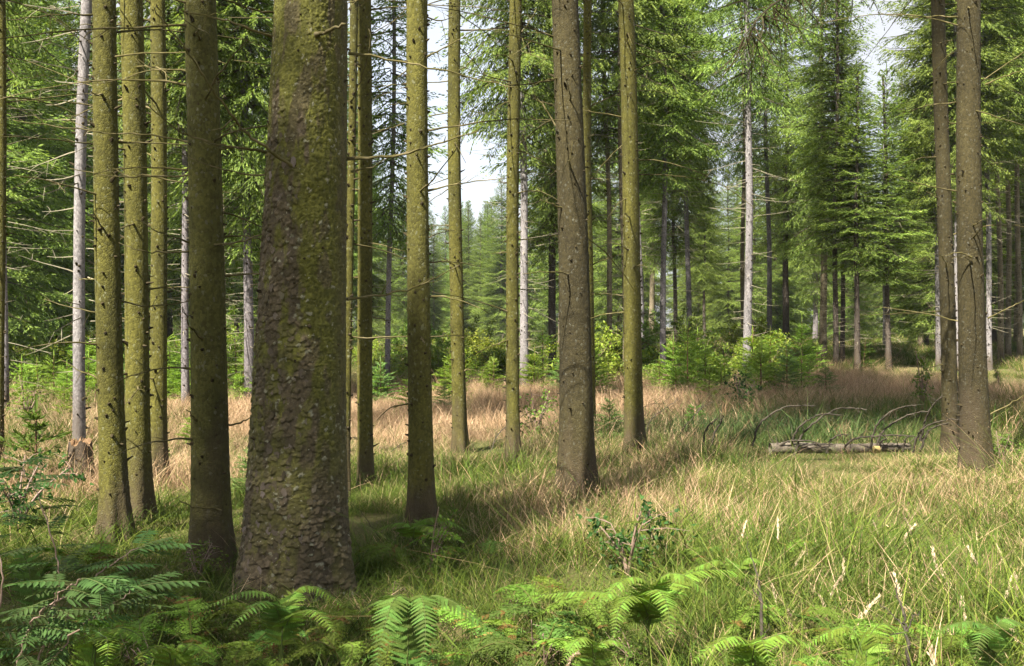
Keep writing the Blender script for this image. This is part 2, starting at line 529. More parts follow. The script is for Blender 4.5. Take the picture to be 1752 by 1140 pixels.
def crown_mesh(name, Lc, R, seed, whorl=0.42, per=5, pend=0.5, tip=0.75, low_thin=0.0, ragged=0.2, bright=1.0):
    """crown from z=0 (lowest live branch) to z=Lc"""
    rng = np.random.default_rng(seed)
    mb = MB()
    z = 0.0
    while z < Lc - 0.25:
        f = z / Lc
        r = R * (1 - f) ** tip * min(1.0, 0.62 + 2.2 * f)
        nb = per if f < 0.85 else max(3, per - 2)
        a0 = rng.uniform(0, 2 * pi)
        for b in range(nb):
            if rng.random() < low_thin * (1 - f) ** 2: continue
            L = max(0.25, r * rng.uniform(1 - ragged * 1.6, 1 + ragged))
            el = math.radians(-18 + 62 * f ** 1.3 + rng.normal() * 7)
            az = a0 + b / nb * 2 * pi + rng.normal() * 0.22
            p, d, ln, axis = spruce_spray(L, rng, 0.30 * (1 - f) + 0.05, pend=pend * (1 - 0.5 * f))
            ca, sa, ce, se = math.cos(az), math.sin(az), math.cos(el), math.sin(el)
            Rm = np.array([[ca * ce, -sa, -ca * se], [sa * ce, ca, -sa * se], [se, 0, ce]])
            o = np.array([0, 0, z + rng.uniform(-0.15, 0.15)])
            p = p @ Rm.T + o; d = d @ Rm.T; axis = axis @ Rm.T + o
            V = diamonds(p, d, ln, ln * rng.uniform(0.22, 0.36, len(ln)), rng)
            br = rng.uniform(0.75, 1.25) * bright
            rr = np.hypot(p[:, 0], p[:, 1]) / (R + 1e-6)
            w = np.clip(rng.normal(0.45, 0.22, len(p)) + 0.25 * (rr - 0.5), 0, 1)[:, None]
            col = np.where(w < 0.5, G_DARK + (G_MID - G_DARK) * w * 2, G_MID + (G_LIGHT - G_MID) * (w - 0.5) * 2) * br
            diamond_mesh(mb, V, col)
            tv, tq, tt = tube(axis[:-1], np.linspace(0.010 + 0.006 * L, 0.004, len(axis) - 1), 3, False)
            mb.add(tv, tq, tt, (0.075, 0.06, 0.04))
        z += whorl * rng.uniform(0.75, 1.2) * (1 - 0.35 * f)
    V = diamonds(np.array([[0, 0, Lc - 0.6], [0, 0, Lc - 0.3]]), np.array([[0, 0, 1.0], [0.05, 0, 1.0]]), np.array([0.7, 0.5]), np.array([0.06, 0.05]), rng)
    diamond_mesh(mb, V, np.tile(G_MID, (2, 1)))
    return mb.mesh(name, (M['needles'],))

CROWN = {
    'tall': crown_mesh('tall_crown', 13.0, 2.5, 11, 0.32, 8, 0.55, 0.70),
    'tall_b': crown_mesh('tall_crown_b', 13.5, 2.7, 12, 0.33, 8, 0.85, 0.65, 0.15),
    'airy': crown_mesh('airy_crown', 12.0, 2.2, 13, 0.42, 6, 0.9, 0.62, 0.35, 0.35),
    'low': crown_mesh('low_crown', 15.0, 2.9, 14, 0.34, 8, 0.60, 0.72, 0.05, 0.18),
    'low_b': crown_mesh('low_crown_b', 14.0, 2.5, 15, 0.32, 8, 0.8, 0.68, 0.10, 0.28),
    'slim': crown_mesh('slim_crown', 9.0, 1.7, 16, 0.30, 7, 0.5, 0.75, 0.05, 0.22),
}
print('crown triangles', {k_: len(v_.polygons) for k_, v_ in CROWN.items()})

def twig_set_mesh(name, z0, z1, n, seed, rad, reach=(0.4, 1.5)):
    """the dead lower branches of a forest-grown spruce, thin and bare"""
    rng = np.random.default_rng(seed)
    mb = MB()
    for q in range(n):
        z = z0 + (z1 - z0) * (q + rng.random()) / n
        a = rng.uniform(0, 2 * pi)
        L = rng.uniform(*reach) * (0.5 + 0.6 * (z - z0) / (z1 - z0))
        t = np.linspace(0, 1, 6)
        up = rng.normal(0.05, 0.22)
        bend = rng.normal() * 0.15
        x = rad * 0.7 + L * t
        y = bend * L * t * t
        zz = z + L * (up * t - 0.28 * t * t + 0.22 * t ** 3)
        ca, sa = math.cos(a), math.sin(a)
        pts = np.stack([x * ca - y * sa, x * sa + y * ca, zz], -1)
        v, qd, tr = tube(pts, np.linspace(0.009, 0.0025, 6) * (0.7 + 0.4 * L), 3, False)
        mb.add(v, qd, tr)
        for s in range(rng.integers(0, 4)):
            i = rng.integers(2, 5)
            d = (pts[i] - pts[i - 1]); d /= np.linalg.norm(d)
            d2 = d + rng.normal(size=3) * 0.6; d2 /= np.linalg.norm(d2)
            e = np.stack([pts[i], pts[i] + d2 * L * 0.14, pts[i] + d2 * L * 0.26 + np.array([0, 0, -0.02])])
            v, qd, tr = tube(e, [0.004, 0.003, 0.0015], 3, False)
            mb.add(v, qd, tr)
    return mb.mesh(name, (M['grey_twig'],))

TWIGS = [twig_set_mesh('dead_twig_set', 1.2, 9.0, 95, 30 + q, 0.10, (0.4, 1.6)) for q in range(3)]

# ------------------------------------------------------------------ trunks
class Stem:
    """centre line and radius of a trunk, so that branches and bark can be set on it"""
    def __init__(s, base, lean, r1, taper, H, seed, flare=0.35, sway=0.02):
        s.base, s.lean, s.r1, s.taper, s.H, s.flare, s.sway = np.array(tuple(base)), lean, r1, taper, H, flare, sway
        g = np.random.default_rng(seed)
        s.ph = g.uniform(0, 6.28, 4)
        s.lobes = g.integers(4, 7)
    def c(s, z):
        z = np.asarray(z, float)
        w = s.sway * np.minimum(np.maximum(z, 0) / 3, 1.5)
        return np.stack([s.lean[0] * z + w * np.sin(0.55 * z + s.ph[0]), s.lean[1] * z + w * np.sin(0.45 * z + s.ph[1]), z], -1)
    def r(s, z):
        z = np.asarray(z, float)
        return np.maximum(s.r1 - s.taper * z, 0.02 + 0.0 * z) + s.flare * s.r1 * np.exp(-np.maximum(z, 0) / 0.22) + 0.10 * s.r1 * np.exp(-np.maximum(z, 0) / 1.0)
    def rings(s, zs, seg, rough=0.012, seed=0):
        g = np.random.default_rng(seed)
        a = np.arange(seg) / seg * 2 * pi
        Z, A = np.meshgrid(zs, a, indexing='ij')
        R = s.r(Z)
        R = R * (1 + 0.16 * s.flare / 0.35 * np.exp(-np.maximum(Z, 0) / 0.25) * np.cos(s.lobes * A + s.ph[2]))
        R = R * (1 + 0.02 * np.sin(2 * A + 0.8 * Z + s.ph[3]) + 0.012 * np.sin(3 * A - 2.1 * Z))
        R = R * (1 + rough * g.normal(size=R.shape))
        C = s.c(Z)
        return C + np.stack([np.cos(A) * R, np.sin(A) * R, 0 * R], -1), Z, A

def grid_faces(n, seg):
    i, j = np.meshgrid(np.arange(n - 1), np.arange(seg), indexing='ij')
    kq = (j + 1) % seg
    return np.stack([i * seg + j, i * seg + kq, (i + 1) * seg + kq, (i + 1) * seg + j], -1).reshape(-1, 4)

def stubs_mesh(stem, name, z0, z1, n, seed, ln=(0.01, 0.05), rr=(0.004, 0.011)):
    """short snapped branch stubs in loose whorls up the trunk"""
    g = np.random.default_rng(seed)
    mb = MB()
    for q in range(n):
        z = z0 + (z1 - z0) * (q + g.random()) / n
        a = g.uniform(0, 2 * pi)
        c, r = stem.c(z), float(stem.r(z))
        d = np.array([math.cos(a), math.sin(a), g.uniform(-0.1, 0.7)]); d /= np.linalg.norm(d)
        p = c + np.array([math.cos(a), math.sin(a), 0]) * r * 0.96
        L = g.uniform(*ln) * (2.2 if g.random() < 0.12 else 1)
        k_ = g.uniform(*rr)
        v, qd, tr = tube([p - d * 0.005, p + d * L * 0.5, p + d * L], [k_ * 1.6, k_, k_ * 0.55], 5)
        mb.add(v, qd, tr)
    return mb.mesh(name, (M['stub'],))

def branch_mesh(pts, r0, r1, name, mat, g, twigs=3, sides=5):
    pts = np.asarray(pts, float)
    mb = MB()
    n = len(pts)
    t = np.linspace(0, 1, n)
    wob = g.normal(size=(n, 3)) * 0.004
    wob[0] = 0
    rad = r0 + (r1 - r0) * t ** 0.8
    rad = rad * (1 + 0.10 * g.normal(size=n).clip(-1, 1))
    rad[0] *= 1.35
    v, q, tr = tube(pts + wob, rad, sides)
    mb.add(v, q, tr)
    total = np.linalg.norm(pts[-1] - pts[0])
    for s in range(twigs):
        i = g.integers(max(1, n // 4), n - 1)
        d = pts[i] - pts[i - 1]; d /= np.linalg.norm(d) + 1e-9
        e = d * g.uniform(0.3, 0.9) + g.normal(size=3) * 0.55; e /= np.linalg.norm(e)
        L = total * g.uniform(0.06, 0.22)
        pp = np.stack([pts[i], pts[i] + e * L * 0.5, pts[i] + e * L + np.array([0, 0, g.normal() * 0.12 * L])])
        v, q, tr = tube(pp, [rad[i] * 0.55, rad[i] * 0.4, rad[i] * 0.2], 4)
        mb.add(v, q, tr)
    return mb.mesh(name, (mat,), True)

def random_branch(stem, z, az, L, g):
    c, r = stem.c(z), float(stem.r(z))
    t = np.linspace(0, 1, 9)
    up = g.normal(0.05, 0.25)
    x = r * 0.9 + L * t
    y = g.normal() * 0.16 * L * t * t
    zz = z + L * (up * t + g.normal(-0.12, 0.22) * t * t)
    ca, sa = math.cos(az), math.sin(az)
    return np.stack([c[0] + x * ca - y * sa, c[1] + x * sa + y * ca, zz], -1)

def trunk_top_h(d):      # height of the upper frame edge at distance d
    return EYE + HY * d / FPX

NEAR = [  # base column, base row, column at the upper edge, width low, width at upper edge, bark, dead branches, label
    (-3, 792, -6, 17, 15, 'moss_bark', 4, 'thin dark spruce trunk cut by the photo edge beside the young spruces'),
    (198, 905, 176, 43, 33, 'moss_bark', 9, 'sunlit olive spruce trunk standing in front of the twin mossy trunks'),
    (237, 850, 224, 41, 38, 'moss_bark', 9, 'shaded mossy spruce trunk close behind the sunlit olive trunk'),
    (270, 797, 270, 28, 24, 'moss_bark', 8, 'slender yellow mossy spruce trunk with leaves climbing its foot'),
    (362, 955, 348, 62, 50, 'brown_bark', 12, 'dark brown spruce trunk just before the thickest trunk'),
    (592, 822, 599, 13, 11, 'moss_bark', 5, 'thin mossy trunk half hidden behind the thickest trunk'),
    (626, 805, 617, 26, 20, 'moss_bark', 8, 'straight yellow green spruce trunk behind the thick one, in tan grass'),
    (723, 868, 713, 41, 33, 'moss_bark', 9, 'mid sized mossy spruce trunk with its foot in green grass before the sky gap'),
    (787, 750, 776, 24, 18, 'moss_bark', 10, 'slim sunlit spruce trunk standing alone in the open sky gap'),
    (878, 766, 879, 23, 17, 'moss_bark', 9, 'slim olive spruce trunk beside the leafy seedling and leaning twigs'),
    (988, 822, 972, 56, 47, 'shaded_bark', 9, 'stout dark brown spruce trunk with flared scaly foot'),
    (1012, 725, 1006, 15, 12, 'moss_bark', 6, 'thin mossy trunk tucked behind the stout dark brown trunk'),
    (1086, 752, 1069, 32, 24, 'moss_bark', 11, 'olive green spruce trunk standing beside a small young spruce'),
    (1627, 752, 1609, 26, 22, 'shaded_bark', 7, 'thinner of the two dark trunks behind the fallen log'),
    (1670, 786, 1652, 46, 37, 'shaded_bark', 8, 'thicker of the two dark trunks behind the fallen log, foot in tall grass'),
]

def near_tree(q, xb, yb, xt, wb, wt, bark, nb, label):
    g = np.random.default_rng(500 + q)
    p = on_ground(xb, yb, 0.10 if yb > 880 else 0.20)
    d = p.y
    r_low, r_top = wb / 2 / FPX * d, wt / 2 / FPX * d
    p = at_depth(xb, d + r_low)
    ht = trunk_top_h(p.y)
    lean = ((xt - xb) / FPX * p.y / ht, g.normal() * 0.006)
    taper = (r_low - r_top) / (ht - 0.9)
    H = 24.0
    taper = min(taper, (r_low - 0.05) / H * 1.4)
    stem = Stem(p, lean, r_low + taper * 0.9 - 0.04 * r_low, taper, H, 900 + q, 0.42, 0.022)
    t = thing('spruce_tree', label, 'spruce tree', p, 'mossy trunks of the near stand')
    seg = 56 if wb > 36 else 32
    zs = np.concatenate([np.linspace(-0.2, ht + 1.0, 260 if wb > 36 else 120), np.linspace(ht + 1.3, H, 24)])
    V, Z, A = stem.rings(zs, seg, 0.012, 70 + q)
    link('trunk', make_mesh('trunk', V.reshape(-1, 3), [grid_faces(len(zs), seg)], None, True, (M[bark],)), t)
    s = link('branch_stub', stubs_mesh(stem, 'branch_stub', 0.30, ht + 1, int(30 * ht), 40 + q, (0.008, 0.032), (0.0055, 0.0115)), t, kind='stuff')
    nb = int(nb * 1.9)
    for b in range(nb):
        z = 0.8 + (ht + 0.6 - 0.8) * ((b + g.random()) / nb) ** 0.75
        az = g.uniform(0, 2 * pi)
        L = g.uniform(0.15, 1.15) ** 1.2 * (0.35 + 0.85 * z / ht) * (1.4 if d > 8 else 1.0)
        pts = random_branch(stem, z, az, L, g)
        link('dead_branch', branch_mesh(pts, 0.0075, 0.0025, 'dead_branch', M['dead_wood'], g, int(g.integers(2, 6))), t)
    hb = 14.3 + g.uniform(0, 1.5)
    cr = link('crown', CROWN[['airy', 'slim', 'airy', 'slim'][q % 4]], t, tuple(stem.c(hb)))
    cr.rotation_euler.z = g.uniform(0, 6.28)
    cr.scale = (0.6, 0.6, 0.8) if q < 5 else (0.5, 0.5, 0.7)
    return t, stem

near_trees = [near_tree(q, *row) for q, row in enumerate(NEAR)]

def pixel_branch(tree, stem, px, depth_off, r0, r1, twigs=3, mat='dead_wood', name='dead_branch'):
    """a photographed branch: picture points, each at its own distance from the lens"""
    b = np.array(tree.location)
    g = np.random.default_rng(int(px[0][0] * 7 + px[0][1]))
    pts = [np.array(P(x, y, b[1] + dd)) - b for (x, y), dd in zip(px, depth_off)]
    return link(name, branch_mesh(smooth_path(pts, 5), r0, r1, name, M[mat], g, twigs), tree)

# ---- the thick flaky trunk
def worley(u, v, cu, cv, ncell, seed):
    """F1, F2, id and offset to the nearest point; u wraps after ncell cells"""
    iu, iv = np.floor(u / cu).astype(int), np.floor(v / cv).astype(int)
    f1 = np.full(u.shape, 9.0); f2 = np.full(u.shape, 9.0)
    idv = np.zeros(u.shape); du = np.zeros(u.shape); dv = np.zeros(u.shape)
    def h(a, b, k_):
        x = np.sin(a * 127.1 + b * 311.7 + k_ * 74.7 + seed) * 43758.5453
        return x - np.floor(x)
    for a in (-1, 0, 1):
        for b in (-1, 0, 1):
            ci, cj = iu + a, iv + b
            w = np.mod(ci, ncell)
            pu, pv = (ci + h(w, cj, 1)) , (cj + h(w, cj, 2))
            x, y = u / cu - pu, v / cv - pv
            dist = np.hypot(x, y)
            near = dist < f1
            f2 = np.where(near, f1, np.minimum(f2, dist))
            idv = np.where(near, h(w, cj, 3), idv)
            du = np.where(near, x, du); dv = np.where(near, y, dv)
            f1 = np.where(near, dist, f1)
    return f1, f2, idv, du, dv

def vnoise(u, v, seed, octaves=3):
    """smooth value noise"""
    out, amp, tot = 0, 1.0, 0
    for o in range(octaves):
        iu, iv = np.floor(u).astype(int), np.floor(v).astype(int)
        fu, fv = u - iu, v - iv
        fu, fv = fu * fu * (3 - 2 * fu), fv * fv * (3 - 2 * fv)
        def h(a, b):
            x = np.sin(a * 127.1 + b * 311.7 + seed + o * 13.7) * 43758.5453
            return x - np.floor(x)
        out = out + amp * ((h(iu, iv) * (1 - fu) + h(iu + 1, iv) * fu) * (1 - fv) + (h(iu, iv + 1) * (1 - fu) + h(iu + 1, iv + 1) * fu) * fv)
        tot += amp; amp *= 0.5; u = u * 2.03; v = v * 2.03
    return out / tot

def big_tree():
    d0 = on_ground(500, 1042).y
    p = at_depth(504, d0 + 0.24)
    d = p.y
    r_low, r_top = 158 / 2 / FPX * d, 124 / 2 / FPX * d
    ht = trunk_top_h(d)
    H = 26.0
    lean = ((536 - 509) / FPX * d / ht, 0.004)
    stem = Stem(p, lean, r_low + 0.008, (r_low - r_top) / (ht - 0.7), H, 77, 0.22, 0.006)
    base_r = stem.r
    stem.r = lambda z: np.maximum(base_r(np.minimum(z, 6.0)) - 0.006 * np.maximum(np.asarray(z) - 6, 0), 0.03)
    t = thing('spruce_tree', 'thickest spruce trunk, flaky bark scales and moss, ferns at its foot', 'spruce tree', p)
    seg = 300
    zs = np.linspace(-0.2, ht + 0.5, 820)
    V, Z, A = stem.rings(zs, seg, 0.0, 5)
    circ = 1.35
    U = A / (2 * pi) * circ
    wu = U + 0.010 * (vnoise(A * 9, Z * 34, 3) - 0.5) * 2 + 0.004 * (vnoise(A * 24, Z * 90, 8) - .5) * 2
    wv = Z + 0.014 * (vnoise(A * 9 + 40, Z * 34, 4) - 0.5) * 2 + 0.005 * (vnoise(A * 24 + 9, Z * 90, 6) - .5) * 2
    # where the scales are: left-hand and lower part; the angle that faces the lens is -90 degrees
    ang = np.mod(A + pi / 2 - 0.22 + pi, 2 * pi) - pi        # 0 faces the lens, negative is to the left
    flaky = sm((0.25 - 0.25 * sm((Z - 1.4) / 0.4) - ang + 1.3 * (vnoise(A * 3.1, Z * 2.4, 21) - 0.5)) / 0.3) * sm((2.9 - Z + 2.2 * (vnoise(A * 4, Z * 3, 22) - 0.5)) / 0.3)
    flaky = np.maximum(flaky, sm((0.75 - Z + 0.4 * (vnoise(A * 3, Z * 3, 23) - 0.5)) / 0.4))
    n1 = int(circ / 0.030); n2 = int(circ / 0.013)
    a1, a2, id1, du1, dv1 = worley(wu, wv, circ / n1, 0.032, n1, 1.0)
    b1, b2, id2, du2, dv2 = worley(wu, wv, circ / n2, 0.015, n2, 9.0)
    edge1 = sm((a2 - a1) / 0.16); edge2 = sm((b2 - b1) / 0.13)
    gone = (id1 > 0.62).astype(float)                       # scales that have fallen off
    big = edge1 * (0.0050 + 0.0075 * id1 * (1 - gone) - 0.006 * dv1 + 0.004 * du1 * np.sin(id1 * 40)) * (1 - 0.75 * gone)
    small = edge2 * (0.0025 + 0.0035 * id2)
    grain = 0.0022 * (vnoise(A * 60, Z * 260, 31) - 0.5)
    disp = flaky * (big + 0.45 * small) + (1 - flaky) * (1.45 * small + edge1 * (0.001 + 0.0025 * id1)) + grain
    # scars, swellings round old branches
    for (sa, sz, sr, sh) in ((-0.55, 1.95, 0.05, -0.022), (0.15, 2.30, 0.07, 0.012), (-0.6, 1.02, 0.05, -0.025), (0.05, 2.78, 0.04, -0.012), (0.45, 2.36, 0.09, 0.016), (0.0, 1.88, 0.10, 0.010)):
        rr = np.hypot((ang - sa) * 0.21, (Z - sz) * 0.9) * (0.75 + 0.5 * vnoise(A * 7, Z * 9, 35))
        disp = disp + sh * np.exp(-(rr / sr) ** 2) * (1 + 0.8 * (vnoise(A * 14, Z * 40, 33) - 0.5))
    N = np.stack([np.cos(A), np.sin(A), 0 * A], -1)
    V = V + N * disp[..., None]
    moss_n = vnoise(A * 4, Z * 5, 51, 4)
    moss = sm((moss_n - 0.46 + 0.12 * (1 - flaky)) / 0.12) * (1 - 0.35 * flaky * (1 - gone))
    moss = moss * (0.55 + 0.45 * sm((Z - 0.5) / 0.9)) * (1 - 0.65 * sm((ang - 0.55) / 0.5))
    plate = np.array([0.066, 0.052, 0.030]) * (1 - 0.25 * gone[..., None]) + np.array([0.046, 0.034, 0.030]) * (id1[..., None] - 0.3) * (1 - gone[..., None])
    dull = np.array([0.058, 0.049, 0.022]) * (0.85 + 0.4 * vnoise(A * 10, Z * 14, 61)[..., None])
    bare = plate * flaky[..., None] + dull * (1 - flaky[..., None])
    green = np.array([0.045, 0.045, 0.009]) + np.array([0.052, 0.051, 0.010]) * vnoise(A * 18, Z * 26, 71)[..., None]
    colr = bare * (1 - moss[..., None]) + green * moss[..., None]
    colr = colr * (0.68 + 0.64 * id2[..., None]) * (0.85 + 0.30 * id1[..., None])
    fleck = ((id2 > 0.955) & (vnoise(A * 5, Z * 6, 81) > 0.45))[..., None]
    colr = np.where(fleck, np.array([0.15, 0.145, 0.10]), colr)
    nfine = len(zs)
    zc = np.linspace(ht + 0.7, H, 22)
    Vc, Zc, Ac = stem.rings(zc, seg, 0.004, 6)
    Vall = np.concatenate([V.reshape(-1, 3), Vc[:, :, :].reshape(-1, 3)])
    call = np.concatenate([colr.reshape(-1, 3), np.tile([0.12, 0.10, 0.05], (len(zc) * seg, 1))])
    tr = link('trunk', make_mesh('trunk', Vall, [grid_faces(nfine + len(zc), seg)], call, True, (M['flaky_bark'],)), t)
    # bark plates, each a curled scale of its own
    g = np.random.default_rng(88)
    plates = []
    for q in range(10):
        n = 9
        a = np.arange(n) / n * 2 * pi
        rr = (0.75 + 0.5 * g.random(n))
        o = np.stack([np.cos(a) * rr * 0.5, np.sin(a) * rr * 0.62, np.zeros(n)], -1)
        o[:, 2] = 0.16 - 0.30 * o[:, 0] ** 2 - 0.22 * np.minimum(o[:, 1], 0) * 1.2 + 0.05 * g.normal(size=n)
        ctr = np.array([[0, 0.05, 0.17]])
        low = o.copy(); low[:, :2] *= 0.86; low[:, 2] -= 0.13
        Vp = np.concatenate([o, ctr, low])
        tri = [[i, (i + 1) % n, n] for i in range(n)]
        quad = [[(i + 1) % n, i, n + 1 + i, n + 1 + (i + 1) % n] for i in range(n)]
        plates.append(make_mesh('bark_plate', Vp, [np.array(quad), np.array(tri)], None, False, (M['plate_bark'],)))
    cnt = 0
    while cnt < 270:
        z = g.uniform(0.12, 2.7) if g.random() < 0.8 else g.uniform(0.1, 1.3)
        an = g.normal(-0.35, 0.6)
        if abs(an) > 1.7 : continue
        th = an + 0.22 - pi / 2
        i = int(np.clip((z + 0.2) / (ht + 0.7) * (nfine - 1), 0, nfine - 1))
        j = int(round((th % (2 * pi)) / (2 * pi) * seg)) % seg
        if flaky[i, j] < 0.5: continue
        pos = V[i, j]
        nrm = Vector((math.cos(th), math.sin(th), 0.0))
        o = link('bark_plate', plates[cnt % 10], tr)
        up = Vector((0, 0, 1)); xax = up.cross(nrm).normalized()
        m3 = Matrix((xax, up, nrm)).transposed()
        m3 = m3 @ Euler((g.normal() * 0.10, g.normal() * 0.14, g.normal() * 0.5)).to_matrix()
        s = 0.018 + 0.028 * g.random() ** 2.2
        o.matrix_local = Matrix.Translation(Vector(pos) - nrm * 0.0015) @ m3.to_4x4() @ Matrix.Diagonal((s * g.uniform(0.7, 1.0), s * g.uniform(0.8, 1.25), s * 0.29, 1))
        cnt += 1
    link('branch_stub', stubs_mesh(stem, 'branch_stub', 0.8, ht + 0.5, 46, 41, (0.015, 0.04), (0.006, 0.012)), t, kind='stuff')
    pixel_branch(t, stem, [(588, 272), (640, 270), (700, 262), (760, 243), (818, 224)], [0.05, -0.05, -0.12, -0.16, -0.2], 0.0125, 0.003, 5)
    pixel_branch(t, stem, [(596, 92), (660, 100), (730, 115), (800, 131), (880, 151)], [0.05, 0.1, 0.15, 0.2, 0.25], 0.0085, 0.003, 5)
    pixel_branch(t, stem, [(594, 512), (650, 505), (705, 493), (745, 476), (784, 455)], [0.05, 0.2, 0.3, 0.4, 0.5], 0.008, 0.0025, 4)
    pixel_branch(t, stem, [(600, 294), (640, 285), (680, 262)], [0.05, 0.1, 0.12], 0.006, 0.002, 1)
    pixel_branch(t, stem, [(540, 60), (565, 52), (592, 42)], [-0.20, -0.26, -0.32], 0.013, 0.007, 0)
    pixel_branch(t, stem, [(508, 290), (468, 262), (430, 236), (405, 210), (370, 165), (335, 110), (300, 60), (262, 14)], [-0.20, -0.32, -0.45, -0.55, -0.7, -0.85, -1.0, -1.1], 0.011, 0.003, 6)
    pixel_branch(t, stem, [(470, 262), (420, 255), (370, 246), (310, 225), (250, 178)], [-0.05, -0.15, -0.25, -0.35, -0.45], 0.009, 0.003, 5)
    pixel_branch(t, stem, [(470, 65), (420, 48), (370, 30), (310, 18)], [-0.05, -0.2, -0.35, -0.5], 0.009, 0.003, 3)
    pixel_branch(t, stem, [(474, 24), (430, 16), (390, 2), (350, -14)], [-0.05, -0.2, -0.35, -0.5], 0.008, 0.003, 2)
    pixel_branch(t, stem, [(465, 300), (410, 297), (350, 280), (290, 255)], [0.0, 0.1, 0.15, 0.2], 0.006, 0.002, 4)
    pixel_branch(t, stem, [(600, 175), (620, 130), (633, 70), (628, 40)], [0.1, 0.1, 0.1, 0.1], 0.005, 0.002, 1)
    cr = link('crown', CROWN['tall_b'], t, tuple(stem.c(14.0)))
    return t, stem

big, big_stem = big_tree()

tree4, stem4 = near_trees[4]
for px, dd in (([(332, 418), (300, 407), (270, 396), (232, 376)], [-0.05, -0.1, -0.15, -0.2]),
               ([(368, 420), (410, 415), (450, 400), (470, 388)], [-0.05, -0.1, -0.1, -0.1]),
               ([(330, 300), (270, 302), (200, 302), (120, 290)], [0, 0.1, 0.2, 0.3]),
               ([(332, 245), (260, 232), (160, 225), (20, 205)], [0, 0.1, 0.2, 0.3]),
               ([(332, 430), (290, 432), (240, 428), (205, 416)], [0, 0.1, 0.1, 0.2]),
               ([(376, 730), (405, 724), (430, 716), (440, 712)], [0, 0, 0, 0]),
               ([(336, 722), (328, 712), (320, 702)], [-0.1, -0.14, -0.2]),
               ([(378, 874), (360, 870), (330, 866), (306, 856)], [-0.12, -0.16, -0.2, -0.3])):
    pixel_branch(tree4, stem4, px, dd, 0.008, 0.0025, 2)
tree10, stem10 = near_trees[10]
for px, dd in (([(955, 135), (900, 145), (860, 142), (800, 125)], [0, -0.1, -0.2, -0.3]),
               ([(950, 215), (935, 190), (920, 170), (880, 150)], [-0.1, -0.1, -0.1, -0.1])):
    pixel_branch(tree10, stem10, px, dd, 0.008, 0.003, 3)
tree14, stem14 = near_trees[14]
for px, dd in (([(1686, 145), (1720, 130), (1752, 120), (1800, 105)], [0, -0.1, -0.2, -0.3]),
               ([(1690, 545), (1720, 530), (1752, 515), (1790, 500)], [0, -0.1, -0.2, -0.3]),
               ([(1640, 30), (1600, 28), (1550, 30), (1500, 22)], [0, 0, 0, 0]),
               ([(1662, 440), (1640, 432), (1618, 438)], [-0.15, -0.2, -0.25]),
               ([(1690, 712), (1722, 695), (1752, 678), (1790, 662)], [0, -0.1, -0.2, -0.3])):
    pixel_branch(tree14, stem14, px, dd, 0.009, 0.003, 2)

# a live branch of the thicker trunk by the log hangs into the upper edge of the picture
def hanging_branch():
    g = np.random.default_rng(5)
    mb = MB()
    b = np.array(tree14.location)
    main = [(1652, -160), (1560, -120), (1470, -75), (1390, -30), (1320, 10), (1275, 60)]
    pts = smooth_path([np.array(P(x, y, b[1] - 0.2 - 0.25 * i)) - b for i, (x, y) in enumerate(main)], 6)
    v, q, tr = tube(pts, np.linspace(0.022, 0.005, len(pts)), 5)
    mb.add(v, q, tr, (0.05, 0.04, 0.025))
    for i in range(4, len(pts)):
        for s in range(4):
            L = g.uniform(0.25, 0.75)
            d = np.array([g.normal() * 0.5 - 0.2, g.normal() * 0.5, -0.9 + g.normal() * 0.3]); d /= np.linalg.norm(d)
            m = int(L / 0.012)
            u = np.linspace(0.05, 1, m)
            pos = pts[i] + d * (L * u)[:, None] + np.stack([0.1 * L * np.sin(u * 3), 0 * u, 0.05 * L * u * u], -1)
            v, q, tr = tube(pos[::6], np.linspace(0.0065, 0.002, len(pos[::6])), 3, False)
            mb.add(v, q, tr, (0.06, 0.045, 0.025))
            if g.random() < 0.35: continue
            dd = d + g.normal(size=(m, 3)) * 0.8; dd /= np.linalg.norm(dd, axis=1)[:, None]
            ln = g.uniform(0.02, 0.045, m)
            diamond_mesh(mb, diamonds(pos, dd, ln, ln * 0.2 + 0.002, g), G_DARK * g.uniform(0.4, 1.1, (m, 1)) + 0 * pos)
    link('live_branch', mb.mesh('live_branch', (M['needles'],)), tree14)
hanging_branch()

# ------------------------------------------------------------------ trees across the clearing
def far_trunk_mesh(name, r, H, seg, n, mat, seed, lean=(0, 0), flare=0.25):
    stem = Stem((0, 0, 0), lean, r, (r - 0.03) / H, H, seed, flare, 0.03)
    zs = np.concatenate([np.linspace(-0.2, 2, n // 4), np.linspace(2.3, H, n - n // 4)])
    V, Z, A = stem.rings(zs, seg, 0.015, seed)
    return make_mesh(name, V.reshape(-1, 3), [grid_faces(len(zs), seg)], None, True, (M[mat],)), stem

